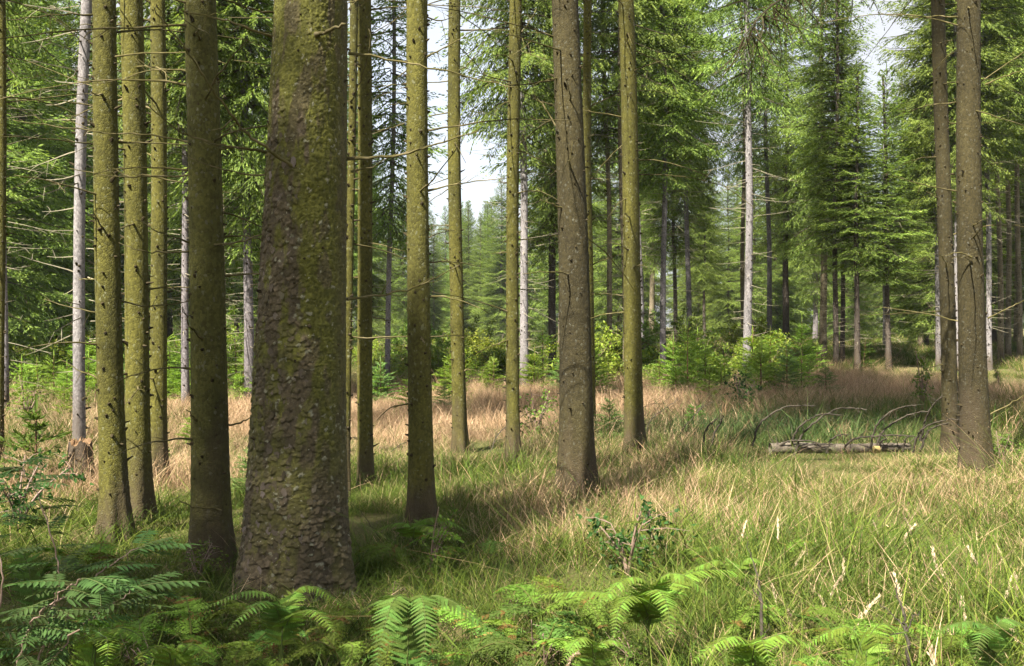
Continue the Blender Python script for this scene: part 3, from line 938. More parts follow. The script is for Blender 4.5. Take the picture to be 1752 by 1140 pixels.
MID = [  # base column, base row or None, distance if no row, column at upper edge, width, bark, crown, crown base height, label
    (135, 757, None, 146, 19, 'pale_bark', 'airy', 8.0, 'pale grey dead-branched trunk rising beside the broken stump'),
    (8, 690, None, 3, 12, 'grey_bark', 'airy', 7.0, 'grey trunk with long bare twigs at the photo edge'),
    (318, 676, None, 307, 12, 'grey_bark', 'tall_b', 6.0, 'thin lilac grey trunk seen between two mossy trunks'),
    (427, 673, None, 418, 16, 'grey_bark', 'tall_b', 3.6, 'lilac grey trunk with low green crown, seen beside the thickest trunk'),
    (384, 650, None, 381, 8, 'tan_bark', 'airy', 6.5, 'thin tan trunk peeping out beside the dark brown trunk'),
    (663, 656, None, 674, 9, 'grey_bark', 'slim', 4.2, 'very thin leaning grey trunk beyond the tan grass'),
    (898, 652, None, 889, 14, 'pale_bark', 'tall_b', 6.8, 'pale spotted trunk with many bare twigs in front of a dark spruce'),
    (946, 636, None, 940, 13, 'dark_bark', 'tall', 4.6, 'dim grey trunk behind the bare twigs, next to the stout brown trunk'),
    (1044, 636, None, 1034, 9, 'tan_bark', 'airy', 7.2, 'thin tan trunk standing before yellow green bushes'),
    (1070, 642, None, 1060, 8, 'tan_bark', 'airy', 8.0, 'tan trunk half hidden behind the olive green trunk'),
    (1100, None, 40, 1085, 7, 'pale_bark', 'tall', 8.6, 'thin pale trunk showing just past the olive green trunk'),
    (1135, 632, None, 1135, 10, 'grey_bark', 'tall', 6.4, 'straight grey trunk in the group of three behind young spruces'),
    (1156, None, 44, 1150, 7, 'dark_bark', 'low_b', 4.6, 'dark trunk between the two straight grey trunks'),
    (1180, 602, None, 1171, 9, 'grey_bark', 'tall_b', 6.6, 'grey trunk under a heavy bright crown, last of the group of three'),
    (1278, 641, None, 1281, 14, 'pale_bark', 'airy', 8.4, 'brightest pale trunk with high crown, rising from the young spruces'),
    (1272, None, 46, 1270, 8, 'tan_bark', 'airy', 8.5, 'brown trunk directly behind the brightest pale trunk'),
    (1317, None, 48, 1308, 9, 'grey_bark', 'airy', 9.0, 'slender grey trunk seen against far hazy spruces'),
    (1408, 606, None, 1407, 12, 'tan_bark', 'low_b', 4.4, 'tan grey trunk with broad sunlit crown and bare lower twigs'),
    (1431, 616, None, 1428, 9, 'dark_bark', 'slim', 4.5, 'dark trunk close behind the tan grey trunk'),
    (1441, 612, None, 1442, 8, 'dark_bark', 'slim', 5.0, 'dark grey trunk, second behind the tan grey trunk'),
    (1467, 618, None, 1464, 10, 'dark_bark', 'slim', 3.4, 'short dark trunk under drooping green sprays at the grass edge'),
    (1521, 618, None, 1508, 9, 'dark_bark', 'slim', 3.0, 'dark spruce whose pointed top stands out against the sky'),
    (1514, None, 46, 1512, 7, 'pale_bark', 'slim', 3.6, 'pale trunk just behind the dark pointed spruce'),
    (1606, None, 34, 1592, 8, 'pale_bark', 'low_b', 5.0, 'pale trunk hiding behind the thinner dark trunk by the log'),
    (1640, None, 33, 1634, 11, 'pale_bark', 'tall', 6.0, 'pale trunk seen between the two dark trunks by the log'),
    (1693, 618, None, 1680, 9, 'pale_bark', 'tall_b', 8.0, 'bright pale trunk just past the thicker dark trunk'),
    (1712, None, 36, 1704, 9, 'tan_bark', 'tall', 8.0, 'tan trunk next to the bright pale trunk in the row of bare trunks'),
    (1725, None, 40, 1722, 9, 'tan_bark', 'tall_b', 7.6, 'tan trunk in the middle of the row of bare trunks'),
    (1745, None, 37, 1740, 9, 'tan_bark', 'tall', 7.8, 'tan trunk nearest the photo edge in the row of bare trunks'),
]

def mid_tree(q, xb, yb, dist, xt, w, bark, crown, hb, label):
    g = np.random.default_rng(1500 + q)
    p = on_ground(xb, yb, 0.26) if yb else at_depth(xb, dist * 0.84)
    d = p.y
    hb = EYE + (hb - EYE) * 0.84
    tall = {1521: 0.66, 1514: 0.60, 1467: 0.62, 1441: 0.72}.get(xb, 1.0)      # these end below the upper frame edge
    r = w / 2 / FPX * d * 1.05
    ht = trunk_top_h(d)
    lean = ((xt - xb) / FPX * d / ht, g.normal() * 0.004)
    t = thing('grey_spruce', label, 'spruce tree', p, 'grey and tan trunks across the clearing')
    H = hb + tall * {'tall': 12.4, 'tall_b': 12.9, 'airy': 11.4, 'low': 14.4, 'low_b': 13.4, 'slim': 8.5}[crown]
    me, stem = far_trunk_mesh('trunk', r, H, 20 if w > 11 else 12, 60, bark, 2000 + q, lean)
    link('trunk', me, t)
    link('branch_stub', stubs_mesh(stem, 'branch_stub', 0.4, hb, int(14 * hb), 60 + q, (0.01, 0.05), (0.006, 0.014)), t, kind='stuff')
    tw = link('dead_twigs', TWIGS[q % 3], t, kind='stuff')
    tw.scale = (0.9, 0.9, max(0.5, (hb + 0.8) / 9.0)); tw.rotation_euler.z = g.uniform(0, 6.28)
    tw.location = (lean[0] * hb * 0.5, 0, 0)
    s = g.uniform(0.75, 0.92)
    cr = link('crown', CROWN[crown], t, tuple(stem.c(hb)))
    cr.scale = (s, s, tall); cr.rotation_euler.z = g.uniform(0, 6.28)
    return t

for q, row in enumerate(MID): mid_tree(q, *row)

# ------------------------------------------------------------------ the wood behind: single trees, drawn from a few grown shapes
BACK_TRUNKS = {b: far_trunk_mesh('trunk', 0.15, 17.0, 10, 24, b, 3000 + q)[0] for q, b in enumerate(('dark_bark', 'tan_bark', 'grey_bark'))}
HEIGHTS = {'tall': 13.0, 'tall_b': 13.5, 'airy': 12.0, 'low': 15.0, 'low_b': 14.0, 'slim': 9.0}

def back_tree(px, d, crown, hb, group, label, g, s=1.0, bark=None, top_limit=None):
    p = at_depth(px, d)
    H = (hb + HEIGHTS[crown]) * s
    if top_limit is not None:
        lim = EYE + (HY - top_limit) / FPX * d - p.z
        if H > lim: s *= lim / H
    t = thing('forest_spruce', label, 'spruce tree', p, group)
    tr = link('trunk', BACK_TRUNKS[bark or g.choice(['dark_bark', 'tan_bark', 'grey_bark'], p=[0.5, 0.3, 0.2])], t)
    tr.scale = (s, s, s * (hb + HEIGHTS[crown] - 0.6) / 17.0)
    cr = link('crown', CROWN[crown], t, (0, 0, hb * s))
    w = g.uniform(0.9, 1.2)
    cr.scale = (s * w, s * w, s); cr.rotation_euler.z = g.uniform(0, 6.28)
    return t

WINDOWS = [(735, 850, 345), (690, 735, 180), (850, 875, 250), (1468, 1538, 118), (1215, 1245, 230), (180, 215, 110)]
def sky_limit(px, d):
    half = 2.0 / d * FPX
    lim = None
    for a, b, y in WINDOWS:
        if px + half > a and px - half < b: lim = y if lim is None else max(lim, y)
    return lim

g = np.random.default_rng(4242)
# dark wood on the left edge of the clearing
for px, d, cr, hb in ((-60, 24, 'low', 1.2), (35, 30, 'low', 1.6), (88, 33, 'low_b', 1.5), (-10, 36, 'low', 1.0), (60, 40, 'low', 1.2), (120, 42, 'low_b', 2.0), (-140, 30, 'low', 1.4), (165, 46, 'low_b', 2.2), (20, 46, 'low', 1.8), (-220, 38, 'low', 1.5), (225, 40, 'tall', 3.2), (290, 44, 'low_b', 2.4), (345, 38, 'tall_b', 3.0), (240, 52, 'low', 1.4)):
    back_tree(px, d, cr, hb, 'dark wood at the far edge of the clearing beside the stump', 'dark dense spruce in the wood behind the broken stump', g, g.uniform(0.95, 1.1), 'dark_bark')
# sunlit wall of spruces at the right
for px, d, cr, hb in ((1585, 40, 'low', 1.6), (1604, 37, 'low_b', 1.8), (1626, 42, 'low', 1.6), (1668, 46, 'low_b', 4.0), (1575, 50, 'low_b', 1.8), (1700, 50, 'tall', 4.5), (1740, 48, 'tall_b', 5.5), (1780, 42, 'tall', 6.0), (1820, 38, 'tall_b', 6.0), (1860, 44, 'low', 3.0), (1770, 55, 'low', 2.5), (1920, 40, 'low_b', 3.0), (1990, 46, 'low', 2.0), (1665, 58, 'low', 1.6), (1715, 60, 'low', 1.6)):
    back_tree(px, d, cr, hb, 'sunlit spruces behind the two dark trunks', 'bright green spruce in the sunlit wall behind the fallen log', g, g.uniform(0.95, 1.1), top_limit=sky_limit(px, d))
# centre right crowns behind the pale trunks
for px, d, cr, hb in ((1345, 45, 'low_b', 4.6), (1395, 58, 'low_b', 3.0), (1115, 50, 'low_b', 4.4), (1205, 50, 'tall_b', 5.2), (1060, 60, 'low', 2.4), (960, 48, 'low_b', 3.0), (905, 58, 'low_b', 2.6), (622, 46, 'tall_b', 3.4), (580, 42, 'tall', 3.6), (540, 50, 'low', 2.4), (470, 46, 'low_b', 2.6), (405, 52, 'low_b', 2.6), (1290, 64, 'low_b', 2.2)):
    back_tree(px, d, cr, hb, 'spruces behind the grey and tan trunks', 'green spruce in the row behind the grey and tan trunks', g, g.uniform(0.92, 1.08), top_limit=sky_limit(px, d))
for px, d, lim in ((742, 85, 372), (762, 105, 352), (781, 92, 385), (800, 118, 345), (822, 88, 366), (842, 108, 338), (858, 80, 300), (728, 96, 330), (1196, 78, 250), (1222, 92, 300), (1246, 74, 285), (1262, 98, 270), (1326, 70, 210), (1352, 84, 240), (690, 82, 300), (668, 95, 310), (1010, 72, 180), (1095, 84, 220)):
    back_tree(px, d, 'low_b' if d % 2 else 'low', 0.3, 'far hazy spruces', 'far hazy spruce deep in the wood beyond the clearing', g, 1.15, top_limit=lim)
# farther rows
n = 0
spots = []
while n < 125:
    d = 62 + 118 * g.random() ** 0.9
    px = g.uniform(-350, 2100)
    x = (px - CX) / FPX * d
    if any((x - a) ** 2 + (d - b) ** 2 < 2.6 ** 2 for a, b in spots): continue
    spots.append((x, d))
    far = d > 105
    back_tree(px, d, g.choice(['low', 'low_b', 'low', 'slim' if far else 'low_b']), 0.6, 'far hazy spruces', 'far hazy spruce deep in the wood beyond the clearing', g, g.uniform(0.85, 1.25), top_limit=sky_limit(px, d))
    n += 1
# unseen stand spruces added beside and behind the photographer to shade the foreground
for x, y, cr, hb in ((-6.6, -1.6, 'airy', 8.5), (-14.0, -9.0, 'slim', 8.5)):
    p = Vector((x, y, float(ground_z(x, y))))
    t = thing('shade_spruce', 'unseen spruce added for shade ' + ('close beside' if y > -2 else 'well behind') + ' the photographer', 'spruce tree', p, 'near stand outside the picture')
    tr = link('trunk', BACK_TRUNKS['dark_bark'], t); tr.scale = (1, 1, (hb + 0.52 * HEIGHTS[cr] - 0.4) / 17.0)
    c_ = link('crown', CROWN[cr], t, (0, 0, hb)); c_.rotation_euler.z = g.uniform(0, 6.28); c_.scale.z = 0.52  # crown shortened to keep its shadow off the central grass

# ------------------------------------------------------------------ young spruces
def young_spruce_meshes(H, seed, light, dens=1.0):
    rng = np.random.default_rng(seed)
    mb, st = MB(), MB()
    v, q, t = tube(np.stack([0.01 * np.sin(np.linspace(0, 4, 8)), 0 * np.linspace(0, 4, 8), np.linspace(-0.05, H, 8)], -1), np.linspace(0.013 + 0.006 * H, 0.003, 8), 5)
    st.add(v, q, t)
    nw = int(5 + 3.2 * H)
    for w in range(nw):
        z = H * (0.08 + 0.80 * w / nw)
        f = z / H
        for b in range(rng.integers(4, 7)):
            L = (0.40 * H * (1 - f) ** 0.85 + 0.05) * rng.uniform(0.7, 1.15)
            a, el = rng.uniform(0, 2 * pi), math.radians(rng.normal(12 + 22 * f, 9))
            n = max(3, int(L / 0.055))
            u = np.linspace(0.12, 1, n)
            d = np.array([math.cos(a) * math.cos(el), math.sin(a) * math.cos(el), math.sin(el)])
            axis = np.array([0, 0, z]) + d * (L * u)[:, None]; axis[:, 2] -= 0.12 * L * u * u
            perp = np.cross(d, [0, 0, 1.0]); perp /= np.linalg.norm(perp)
            P0, D0, L0 = [axis], [np.tile(d, (n, 1))], [np.full(n, 0.09)]
            for s in (-1, 1):
                ln = 0.38 * L * (1 - u * 0.85) * rng.uniform(0.6, 1.1, n) + 0.03
                dd = d * 0.75 + perp * s * 0.7 + np.array([0, 0, 0.05]) + rng.normal(size=(n, 3)) * 0.12
                dd /= np.linalg.norm(dd, axis=1)[:, None]
                for kk in (0.0, 0.4, 0.75):
                    P0.append(axis + dd * (ln * kk)[:, None]); D0.append(dd + rng.normal(size=dd.shape) * 0.18); L0.append(ln * 0.5 + 0.03)
            p0, d0, l0 = np.concatenate(P0), np.concatenate(D0), np.concatenate(L0)
            d0 /= np.linalg.norm(d0, axis=1)[:, None]
            col = light * rng.uniform(0.6, 1.35, (len(p0), 1))
            diamond_mesh(mb, diamonds(p0, d0, l0, np.clip(l0 * 0.3, 0.014, 0.03), rng), col)
    V = diamonds(np.array([[0, 0, H * 0.86]] * 3), np.array([[0.02, 0, 1.0], [-0.02, 0.02, 1], [0, -0.02, 1]]), np.full(3, H * 0.18), np.full(3, 0.03), rng)
    diamond_mesh(mb, V, np.tile(light * 1.5, (3, 1)))
    return st.mesh('stem', (M['brown_stem'],), True), mb.mesh('foliage', (M['sapling_needles'],))

Y_LIGHT, Y_DEEP, Y_BLUE = np.array([0.150, 0.225, 0.036]), np.array([0.075, 0.125, 0.024]), np.array([0.110, 0.175, 0.050])
YOUNG = [young_spruce_meshes(1.0, 81, Y_LIGHT), young_spruce_meshes(1.5, 82, Y_LIGHT), young_spruce_meshes(1.9, 83, Y_LIGHT), young_spruce_meshes(0.8, 84, Y_DEEP), young_spruce_meshes(1.6, 85, Y_BLUE)]
YH = [1.0, 1.5, 1.9, 0.8, 1.6]

def young_spruce(px, py, hpx, var, label, group='young spruces in the clearing', wide=1.0):
    p = on_ground(px, py, 0.18)
    s = hpx / FPX * p.y / YH[var]
    t = thing('young_spruce', label, 'young spruce', p, group)
    for nm, me in zip(('stem', 'foliage'), YOUNG[var]):
        o = link(nm, me, t)
        o.scale = (s * wide, s * wide, s); o.rotation_euler.z = px * 1.7
    return t

for px, py, h, v, lab in (
    (62, 812, 165, 3, 'young spruce with open whorls standing nearest the thin edge trunk'),
    (40, 700, 68, 0, 'bushy light green young spruce before the dark wood, beside the photo edge'),
    (92, 680, 95, 1, 'taller light green young spruce before the dark wood'),
    (110, 700, 60, 0, 'low bushy young spruce next to the pale dead-branched trunk'),
    (1043, 745, 100, 4, 'young spruce between the stout dark trunk and the olive green trunk'),
    (1188, 722, 58, 3, 'small dark young spruce among the dead twigs in green grass'),
    (1128, 668, 72, 0, 'light young spruce at the feet of the grey trunks'),
    (1152, 668, 112, 1, 'slim young spruce with a long pale leader before the grey trunks'),
    (1177, 672, 140, 2, 'tallest young spruce with a long pale leader before the grey trunks'),
    (1207, 668, 100, 1, 'bushy young spruce beside the tallest one'),
    (1240, 662, 80, 0, 'low light young spruce beside the brightest pale trunk'),
    (1303, 662, 96, 1, 'young spruce with pale leader just past the brightest pale trunk'),
    (1318, 652, 105, 2, 'fresh green young spruce in the thicket past the brightest pale trunk'),
    (1345, 650, 88, 4, 'blue green young spruce in the thicket before the far trunks'),
    (1372, 648, 122, 2, 'young spruce with bare brown leader in the thicket before the tan grey trunk'),
    (1398, 632, 60, 0, 'low young spruce at the foot of the tan grey trunk'),
    (1480, 622, 52, 3, 'small dark young spruce before the dark trunks at the grass edge'),
    (845, 668, 78, 1, 'young spruce with flat whorls beside the slim olive trunk'),
    (700, 690, 70, 0, 'pale green young spruce just beside the mid sized mossy trunk'),
    (760, 690, 62, 4, 'young spruce beside the slim trunk in the sky gap'),
    (327, 742, 62, 0, 'young spruce glimpsed between the yellow mossy trunk and dark trunk'),
    (428, 815, 100, 4, 'slim young spruce growing close beside the thickest trunk'),
    (640, 668, 70, 3, 'young spruce at the foot of the very thin leaning trunk'),
    (560, 690, 60, 0, 'young spruce peeping out behind the thickest trunk'),
    (775, 862, 42, 3, 'tiny dark young spruce in the grass beside the mid sized trunk'),
    (500, 668, 80, 1, 'young spruce hidden behind the thickest trunk'),
    (920, 650, 52, 1, 'young spruce beside the pale spotted trunk')):
    young_spruce(px, py, h, v, lab)
gy = np.random.default_rng(99)
for q in range(92):
    px = gy.choice([gy.uniform(20, 340), gy.uniform(1090, 1420), gy.uniform(640, 1050), gy.uniform(380, 470)], p=[0.52, 0.10, 0.27, 0.11])
    young_spruce(px, gy.uniform(642, 684), gy.uniform(52, 108), int(gy.choice([0, 0, 1, 1, 2, 4])), 'young spruce in the belt along the far side of the tan grass', 'belt of young spruces along the far side of the grass', 1.15)

# ------------------------------------------------------------------ broadleaf bushes and seedlings
def leaf_cloud(R, Hh, n, seed, pal, leaf=(0.04, 0.09), stems=7):
    rng = np.random.default_rng(seed)
    mb, st = MB(), MB()
    per = n // stems
    for s in range(stems):
        a = rng.uniform(0, 2 * pi); out = rng.uniform(0.2, 1.0)
        top = np.array([math.cos(a) * R * out, math.sin(a) * R * out, Hh * rng.uniform(0.6, 1.0) * (1.1 - 0.35 * out)])
        pts = smooth_path([np.zeros(3), top * np.array([0.35, 0.35, 0.55]), top], 4)
        v, q, t = tube(pts, np.linspace(0.014, 0.003, len(pts)), 4); st.add(v, q, t)
        for b in range(5):
            i = rng.integers(2, len(pts))
            e = pts[i] + rng.normal(size=3) * np.array([R * 0.33, R * 0.33, Hh * 0.13])
            m = per // 5
            u = rng.random(m) ** 0.7
            p = pts[i] + (e - pts[i]) * u[:, None] + rng.normal(size=(m, 3)) * 0.06 * R
            v, q, t = tube(np.stack([pts[i], (pts[i] + e) / 2 + [0, 0, 0.02], e]), [0.004, 0.003, 0.001], 3, False); st.add(v, q, t)
            d = (e - pts[i]) / (np.linalg.norm(e - pts[i]) + 1e-6) * 0.5 + rng.normal(size=(m, 3)) * 0.6
            d[:, 2] -= 0.15
            d /= np.linalg.norm(d, axis=1)[:, None]
            L = rng.uniform(*leaf, m)
            col = pal[rng.integers(0, len(pal), m)] * rng.uniform(0.7, 1.3, (m, 1))
            diamond_mesh(mb, diamonds(p, d, L, L * 0.62, rng), col)
    return st.mesh('stem', (M['rowan_bark'],), True), mb.mesh('foliage', (M['bush'],))

YG = np.array([[0.16, 0.20, 0.028], [0.19, 0.22, 0.03], [0.13, 0.185, 0.025], [0.17, 0.21, 0.03]])
GG = np.array([[0.065, 0.115, 0.018], [0.09, 0.14, 0.022], [0.12, 0.165, 0.028]])
DG = np.array([[0.025, 0.06, 0.014], [0.04, 0.08, 0.018]])
BUSH = [leaf_cloud(1.3, 1.9, 2600, 201, YG, (0.06, 0.13)), leaf_cloud(1.5, 1.6, 2600, 202, np.concatenate([YG, GG]), (0.06, 0.13)), leaf_cloud(1.0, 2.4, 2400, 203, GG, (0.06, 0.12))]
SEED = [leaf_cloud(0.42, 0.55, 330, 211, DG, (0.035, 0.06), 5), leaf_cloud(0.35, 0.75, 300, 212, GG, (0.03, 0.055), 5), leaf_cloud(0.28, 1.0, 380, 213, GG, (0.03, 0.055), 4)]

def bush(px, d, var, s, label, group, meshes=BUSH, name='leafy_bush', cat='bush', py=None):
    p = on_ground(px, py, 0.12) if py else at_depth(px, d * 0.86)
    t = thing(name, label, cat, p, group)
    for nm, me in zip(('stem', 'foliage'), meshes[var]):
        o = link(nm, me, t); o.scale = (s, s, s); o.rotation_euler.z = px * 0.9
    return t

gb = np.random.default_rng(12)
for q in range(84):
    px = gb.choice([gb.uniform(610, 900), gb.uniform(1000, 1130), gb.uniform(1420, 1640), gb.uniform(60, 470), gb.uniform(1150, 1330), gb.uniform(1690, 1800)], p=[0.38, 0.16, 0.0, 0.34, 0.12, 0.0])
    bush(px, gb.uniform(27, 42), int(gb.integers(0, 3)), gb.uniform(0.42, 0.85), 'yellow green bush in the sunny strip before the far wood', 'yellow green bushes before the far wood')
for px, py, v, s, lab in (
    (1266, 705, 0, 1.35, 'small dark leaved seedling spread flat over the tan grass'),
    (918, 742, 1, 1.1, 'thin leafy seedling among leaning twigs between two trunks'),
    (1578, 702, 2, 1.35, 'tall thin leafy shrub beside the thinner dark trunk'),
    (1710, 668, 2, 0.9, 'leafy seedling past the thicker dark trunk at the photo edge'),
    (45, 720, 1, 1.2, 'round leafy bush below the pale trunk before the dark wood'),
    (1075, 955, 0, 0.85, 'dark bramble with small leaves in the tan grass before the ferns'),
    (1712, 795, 1, 0.7, 'bright green leafy sprig at the foot of the thicker dark trunk'),
    (268, 800, 1, 0.62, 'leafy sprout climbing the foot of the slender yellow trunk'),
    (735, 960, 2, 0.52, 'thin leafy shrub behind the arching fern before the mossy trunk'),
    (30, 880, 0, 1.0, 'dark leafy bush in the grass behind the rowan')):
    bush(px, None, v, s, lab, None, SEED, 'leafy_seedling', 'seedling', py)

# ------------------------------------------------------------------ fallen log with bare branches, stump
def fallen_log():
    a, b = on_ground(1322, 788), on_ground(1622, 786)
    d = 11.05
    a = np.array(at_depth(1318, d)); b = np.array(at_depth(1555, d + 0.15))
    t = thing('fallen_log', 'fallen grey spruce log with upright curved bare branches in the grass', 'log', Vector(a))
    ax = b - a; L = np.linalg.norm(ax)
    g = np.random.default_rng(61)
    n = 60
    pts = np.stack([np.linspace(0, 1, n) * ax[0], np.linspace(0, 1, n) * ax[1], np.linspace(0, 1, n) * ax[2] + 0.140 + 0.006 * np.sin(np.linspace(0, 9, n))], -1)
    v, q, tr = tube(pts, np.linspace(0.062, 0.048, n) * (1 + 0.03 * g.normal(size=n)), 16)
    v = v + g.normal(size=v.shape) * 0.003
    link('trunk', make_mesh('trunk', v, [q, tr], None, True, (M['log_bark'],)), t)
    # pale saw-cut face of the second piece
    cpos = np.array(P(1497, 772, d - 0.02)) - a
    m = np.arange(20) / 20 * 2 * pi
    rr = 0.050 * (1 + 0.04 * g.normal(size=20))
    ring = np.stack([0 * m, np.cos(m) * rr, np.sin(m) * rr], -1)
    V = np.concatenate([ring * [1, 0.8, 0.8] + [-0.03, -0.045, 0.0], ring * [1, 0.8, 0.8] + [0.03, -0.045, 0.0], [[-0.033, -0.045, 0.0]], [[0.033, -0.045, 0.0]]]) + [cpos[0], cpos[1], 0.138]
    i = np.arange(20); j = (i + 1) % 20
    link('cut_face', make_mesh('cut_face', V, [np.stack([i, j, j + 20, i + 20], -1), np.stack([j, i, 0 * i + 40], -1), np.stack([i + 20, j + 20, 0 * i + 41], -1)], None, False, (M['cut_wood'],)), t, label='pale sawn stub on the log')
    arcs = [[(1287, 754), (1296, 732), (1315, 712), (1345, 696), (1395, 694)],
            [(1353, 760), (1362, 738), (1385, 718), (1410, 708), (1440, 711)],
            [(1360, 770), (1372, 745), (1400, 718), (1430, 701), (1460, 699), (1484, 702)],
            [(1490, 762), (1497, 735), (1518, 709), (1545, 697), (1568, 693)],
            [(1497, 762), (1510, 740), (1535, 720), (1562, 708), (1590, 704)],
            [(1562, 765), (1572, 742), (1590, 727), (1615, 720), (1648, 718)],
            [(1574, 764), (1585, 744), (1600, 730), (1625, 723)],
            [(1575, 745), (1584, 718), (1595, 695), (1613, 678)],
            [(1415, 766), (1420, 755), (1435, 745), (1452, 743)],
            [(1440, 767), (1455, 755), (1480, 748), (1520, 745), (1565, 746)],
            [(1318, 770), (1340, 758), (1370, 754), (1400, 758)],
            [(1214, 768), (1222, 745), (1232, 725), (1238, 712)],
            [(1203, 752), (1208, 735), (1220, 722), (1228, 716)],
            [(1500, 765), (1508, 755), (1518, 751)],
            [(1545, 762), (1550, 752), (1556, 746)],
            [(1350, 764), (1390, 760), (1430, 761)]]
    for q_, px in enumerate(arcs):
        dd = [d + 0.03 - 0.03 * (q_ % 3) - 0.05 * (1 + q_ % 2) * i for i in range(len(px))]
        pp = [np.array(P(x, y, w)) - a for (x, y), w in zip(px, dd)]
        pp[0] = pp[0] + np.array([0, 0, -0.06])
        link('dead_branch', branch_mesh(smooth_path(pp, 6), 0.0145, 0.006, 'dead_branch', M['dark_twig'], g, 4 if len(px) > 3 else 1, 5), t)
    for q_ in range(16):
        u = g.uniform(0.02, 0.98)
        p0 = ax * u + [0, 0, 0.10]
        an = g.uniform(-0.6, 0.9)
        Lb = g.uniform(0.15, 0.5)
        e = np.array([g.normal() * 0.5, -math.sin(an) * 0.6, abs(math.cos(an)) * 0.7]); e /= np.linalg.norm(e)
        pp = [p0, p0 + e * Lb * 0.5, p0 + e * Lb + [0.12 * Lb, 0, -0.05 * Lb]]
        link('dead_branch', branch_mesh(smooth_path(pp, 4), 0.006, 0.002, 'dead_branch', M['dark_twig'], g, 2, 4), t)
fallen_log()

def leaning_branch(px, d, r0, label):
    a = np.array(at_depth(px[0][0], d))
    g = np.random.default_rng(int(px[0][0]))
    t = thing('fallen_branch', label, 'branch', Vector(a), 'bare branches lying in the grass')
    pp = [np.array(P(x, y, d + 0.12 * i)) - a for i, (x, y) in enumerate(px)]
    pp[0][2] = -0.02
    link('limb', branch_mesh(smooth_path(pp, 6), r0, r0 * 0.3, 'limb', M['dark_twig'], g, 1), t)
    for q in range(4):
        i = g.integers(0, len(pp) - 1)
        s = pp[i] + (pp[i + 1] - pp[i]) * g.random()
        dr = (pp[-1] - pp[0]); dr /= np.linalg.norm(dr)
        e = dr + g.normal(size=3) * 0.5; e /= np.linalg.norm(e)
        L = g.uniform(0.12, 0.35)
        link('side_twig', branch_mesh(smooth_path([s, s + e * L * 0.5, s + e * L - [0, 0, 0.02]], 4), r0 * 0.45, r0 * 0.15, 'side_twig', M['dark_twig'], g, 1, 4), t)
leaning_branch([(838, 780), (848, 750), (866, 730), (890, 715), (930, 690)], 11.8, 0.008, 'bare twig leaning up past the slim olive trunk')
leaning_branch([(1098, 745), (1112, 722), (1135, 700), (1160, 685)], 12.5, 0.009, 'bare dark twig leaning away from the olive green trunk')
leaning_branch([(1150, 768), (1165, 740), (1185, 715), (1205, 692)], 12.0, 0.010, 'thick dark broken branch sticking up from green grass')
leaning_branch([(1030, 760), (1050, 735), (1075, 712), (1110, 693), (1140, 690)], 12.8, 0.006, 'thin arching twig crossing behind the olive green trunk')
leaning_branch([(640, 790), (680, 765), (715, 745), (745, 712)], 11.0, 0.005, 'thin bare twig rising beside the mid sized mossy trunk')
leaning_branch([(660, 950), (652, 930), (640, 905), (610, 868)], 7.0, 0.006, 'dead bracken stalk leaning behind the arching fern')
leaning_branch([(1560, 1135), (1553, 1100), (1549, 1075), (1547, 1052)], 3.9, 0.011, 'dark brown dead stalk standing at the lower photo edge')
leaning_branch([(1306, 1062), (1303, 1035), (1299, 1005), (1297, 985)], 4.4, 0.010, 'brown rotten bracken stalk standing among the ferns')

def stump():
    p = at_depth(139, 9.0)
    t = thing('tree_stump', 'broken brown stump with splintered orange top beside the pale trunk', 'stump', p)
    g = np.random.default_rng(3)
    seg, zs = 40, np.concatenate([np.linspace(-0.15, 0.33, 20), [0.35, 0.37, 0.39]])
    stem = Stem((0, 0, 0), (-0.03, 0), 0.100, 0.03, 2, 9, 0.34, 0.0)
    V, Z, A = stem.rings(zs, seg, 0.02, 3)
    V[-3:, :, 2] += 0.0
    jag = 0.05 * np.abs(np.sin(2.5 * A[-1] + 1)) + 0.03 * g.random(seg)
    for r_, f in ((-3, 0.3), (-2, 0.65), (-1, 1.0)): V[r_, :, 2] += jag * f
    link('stump_bark', make_mesh('stump_bark', V.reshape(-1, 3), [grid_faces(len(zs), seg)], None, True, (M['dark_bark'],)), t)
    mb = MB()
    ctr = V[-1].mean(0)
    rings = [V[-1] * 1.0, ctr + (V[-1] - ctr) * 0.7 + [0, 0, 0.015], ctr + (V[-1] - ctr) * 0.35 - [0, 0, 0.01]]
    for r_ in rings[1:]: r_[:, 2] += g.normal(size=seg) * 0.012
    VV = np.concatenate(rings + [ctr[None]])
    i = np.arange(seg)
    mb.add(VV, grid_faces(3, seg), np.stack([2 * seg + i, 2 * seg + (i + 1) % seg, 0 * i + 3 * seg], -1))
    link('broken_top', mb.mesh('broken_top', (M['broken_wood'],)), t, label='splintered orange broken wood')
    for q in range(6):
        a = g.uniform(0, 2 * pi); rr = 0.088 * g.uniform(0.4, 0.95)
        b0 = np.array([ctr[0] + math.cos(a) * rr, ctr[1] + math.sin(a) * rr, ctr[2] - 0.03])
        h = g.uniform(0.03, 0.09)
        v, qd, tr = tube([b0, b0 + [0.004, 0, h * 0.6], b0 + [g.normal() * 0.01, g.normal() * 0.01, h]], [0.012, 0.008, 0.001], 4)
        link('splinter', make_mesh('splinter', v, [qd, tr], None, False, (M['broken_wood'],)), t)
stump()

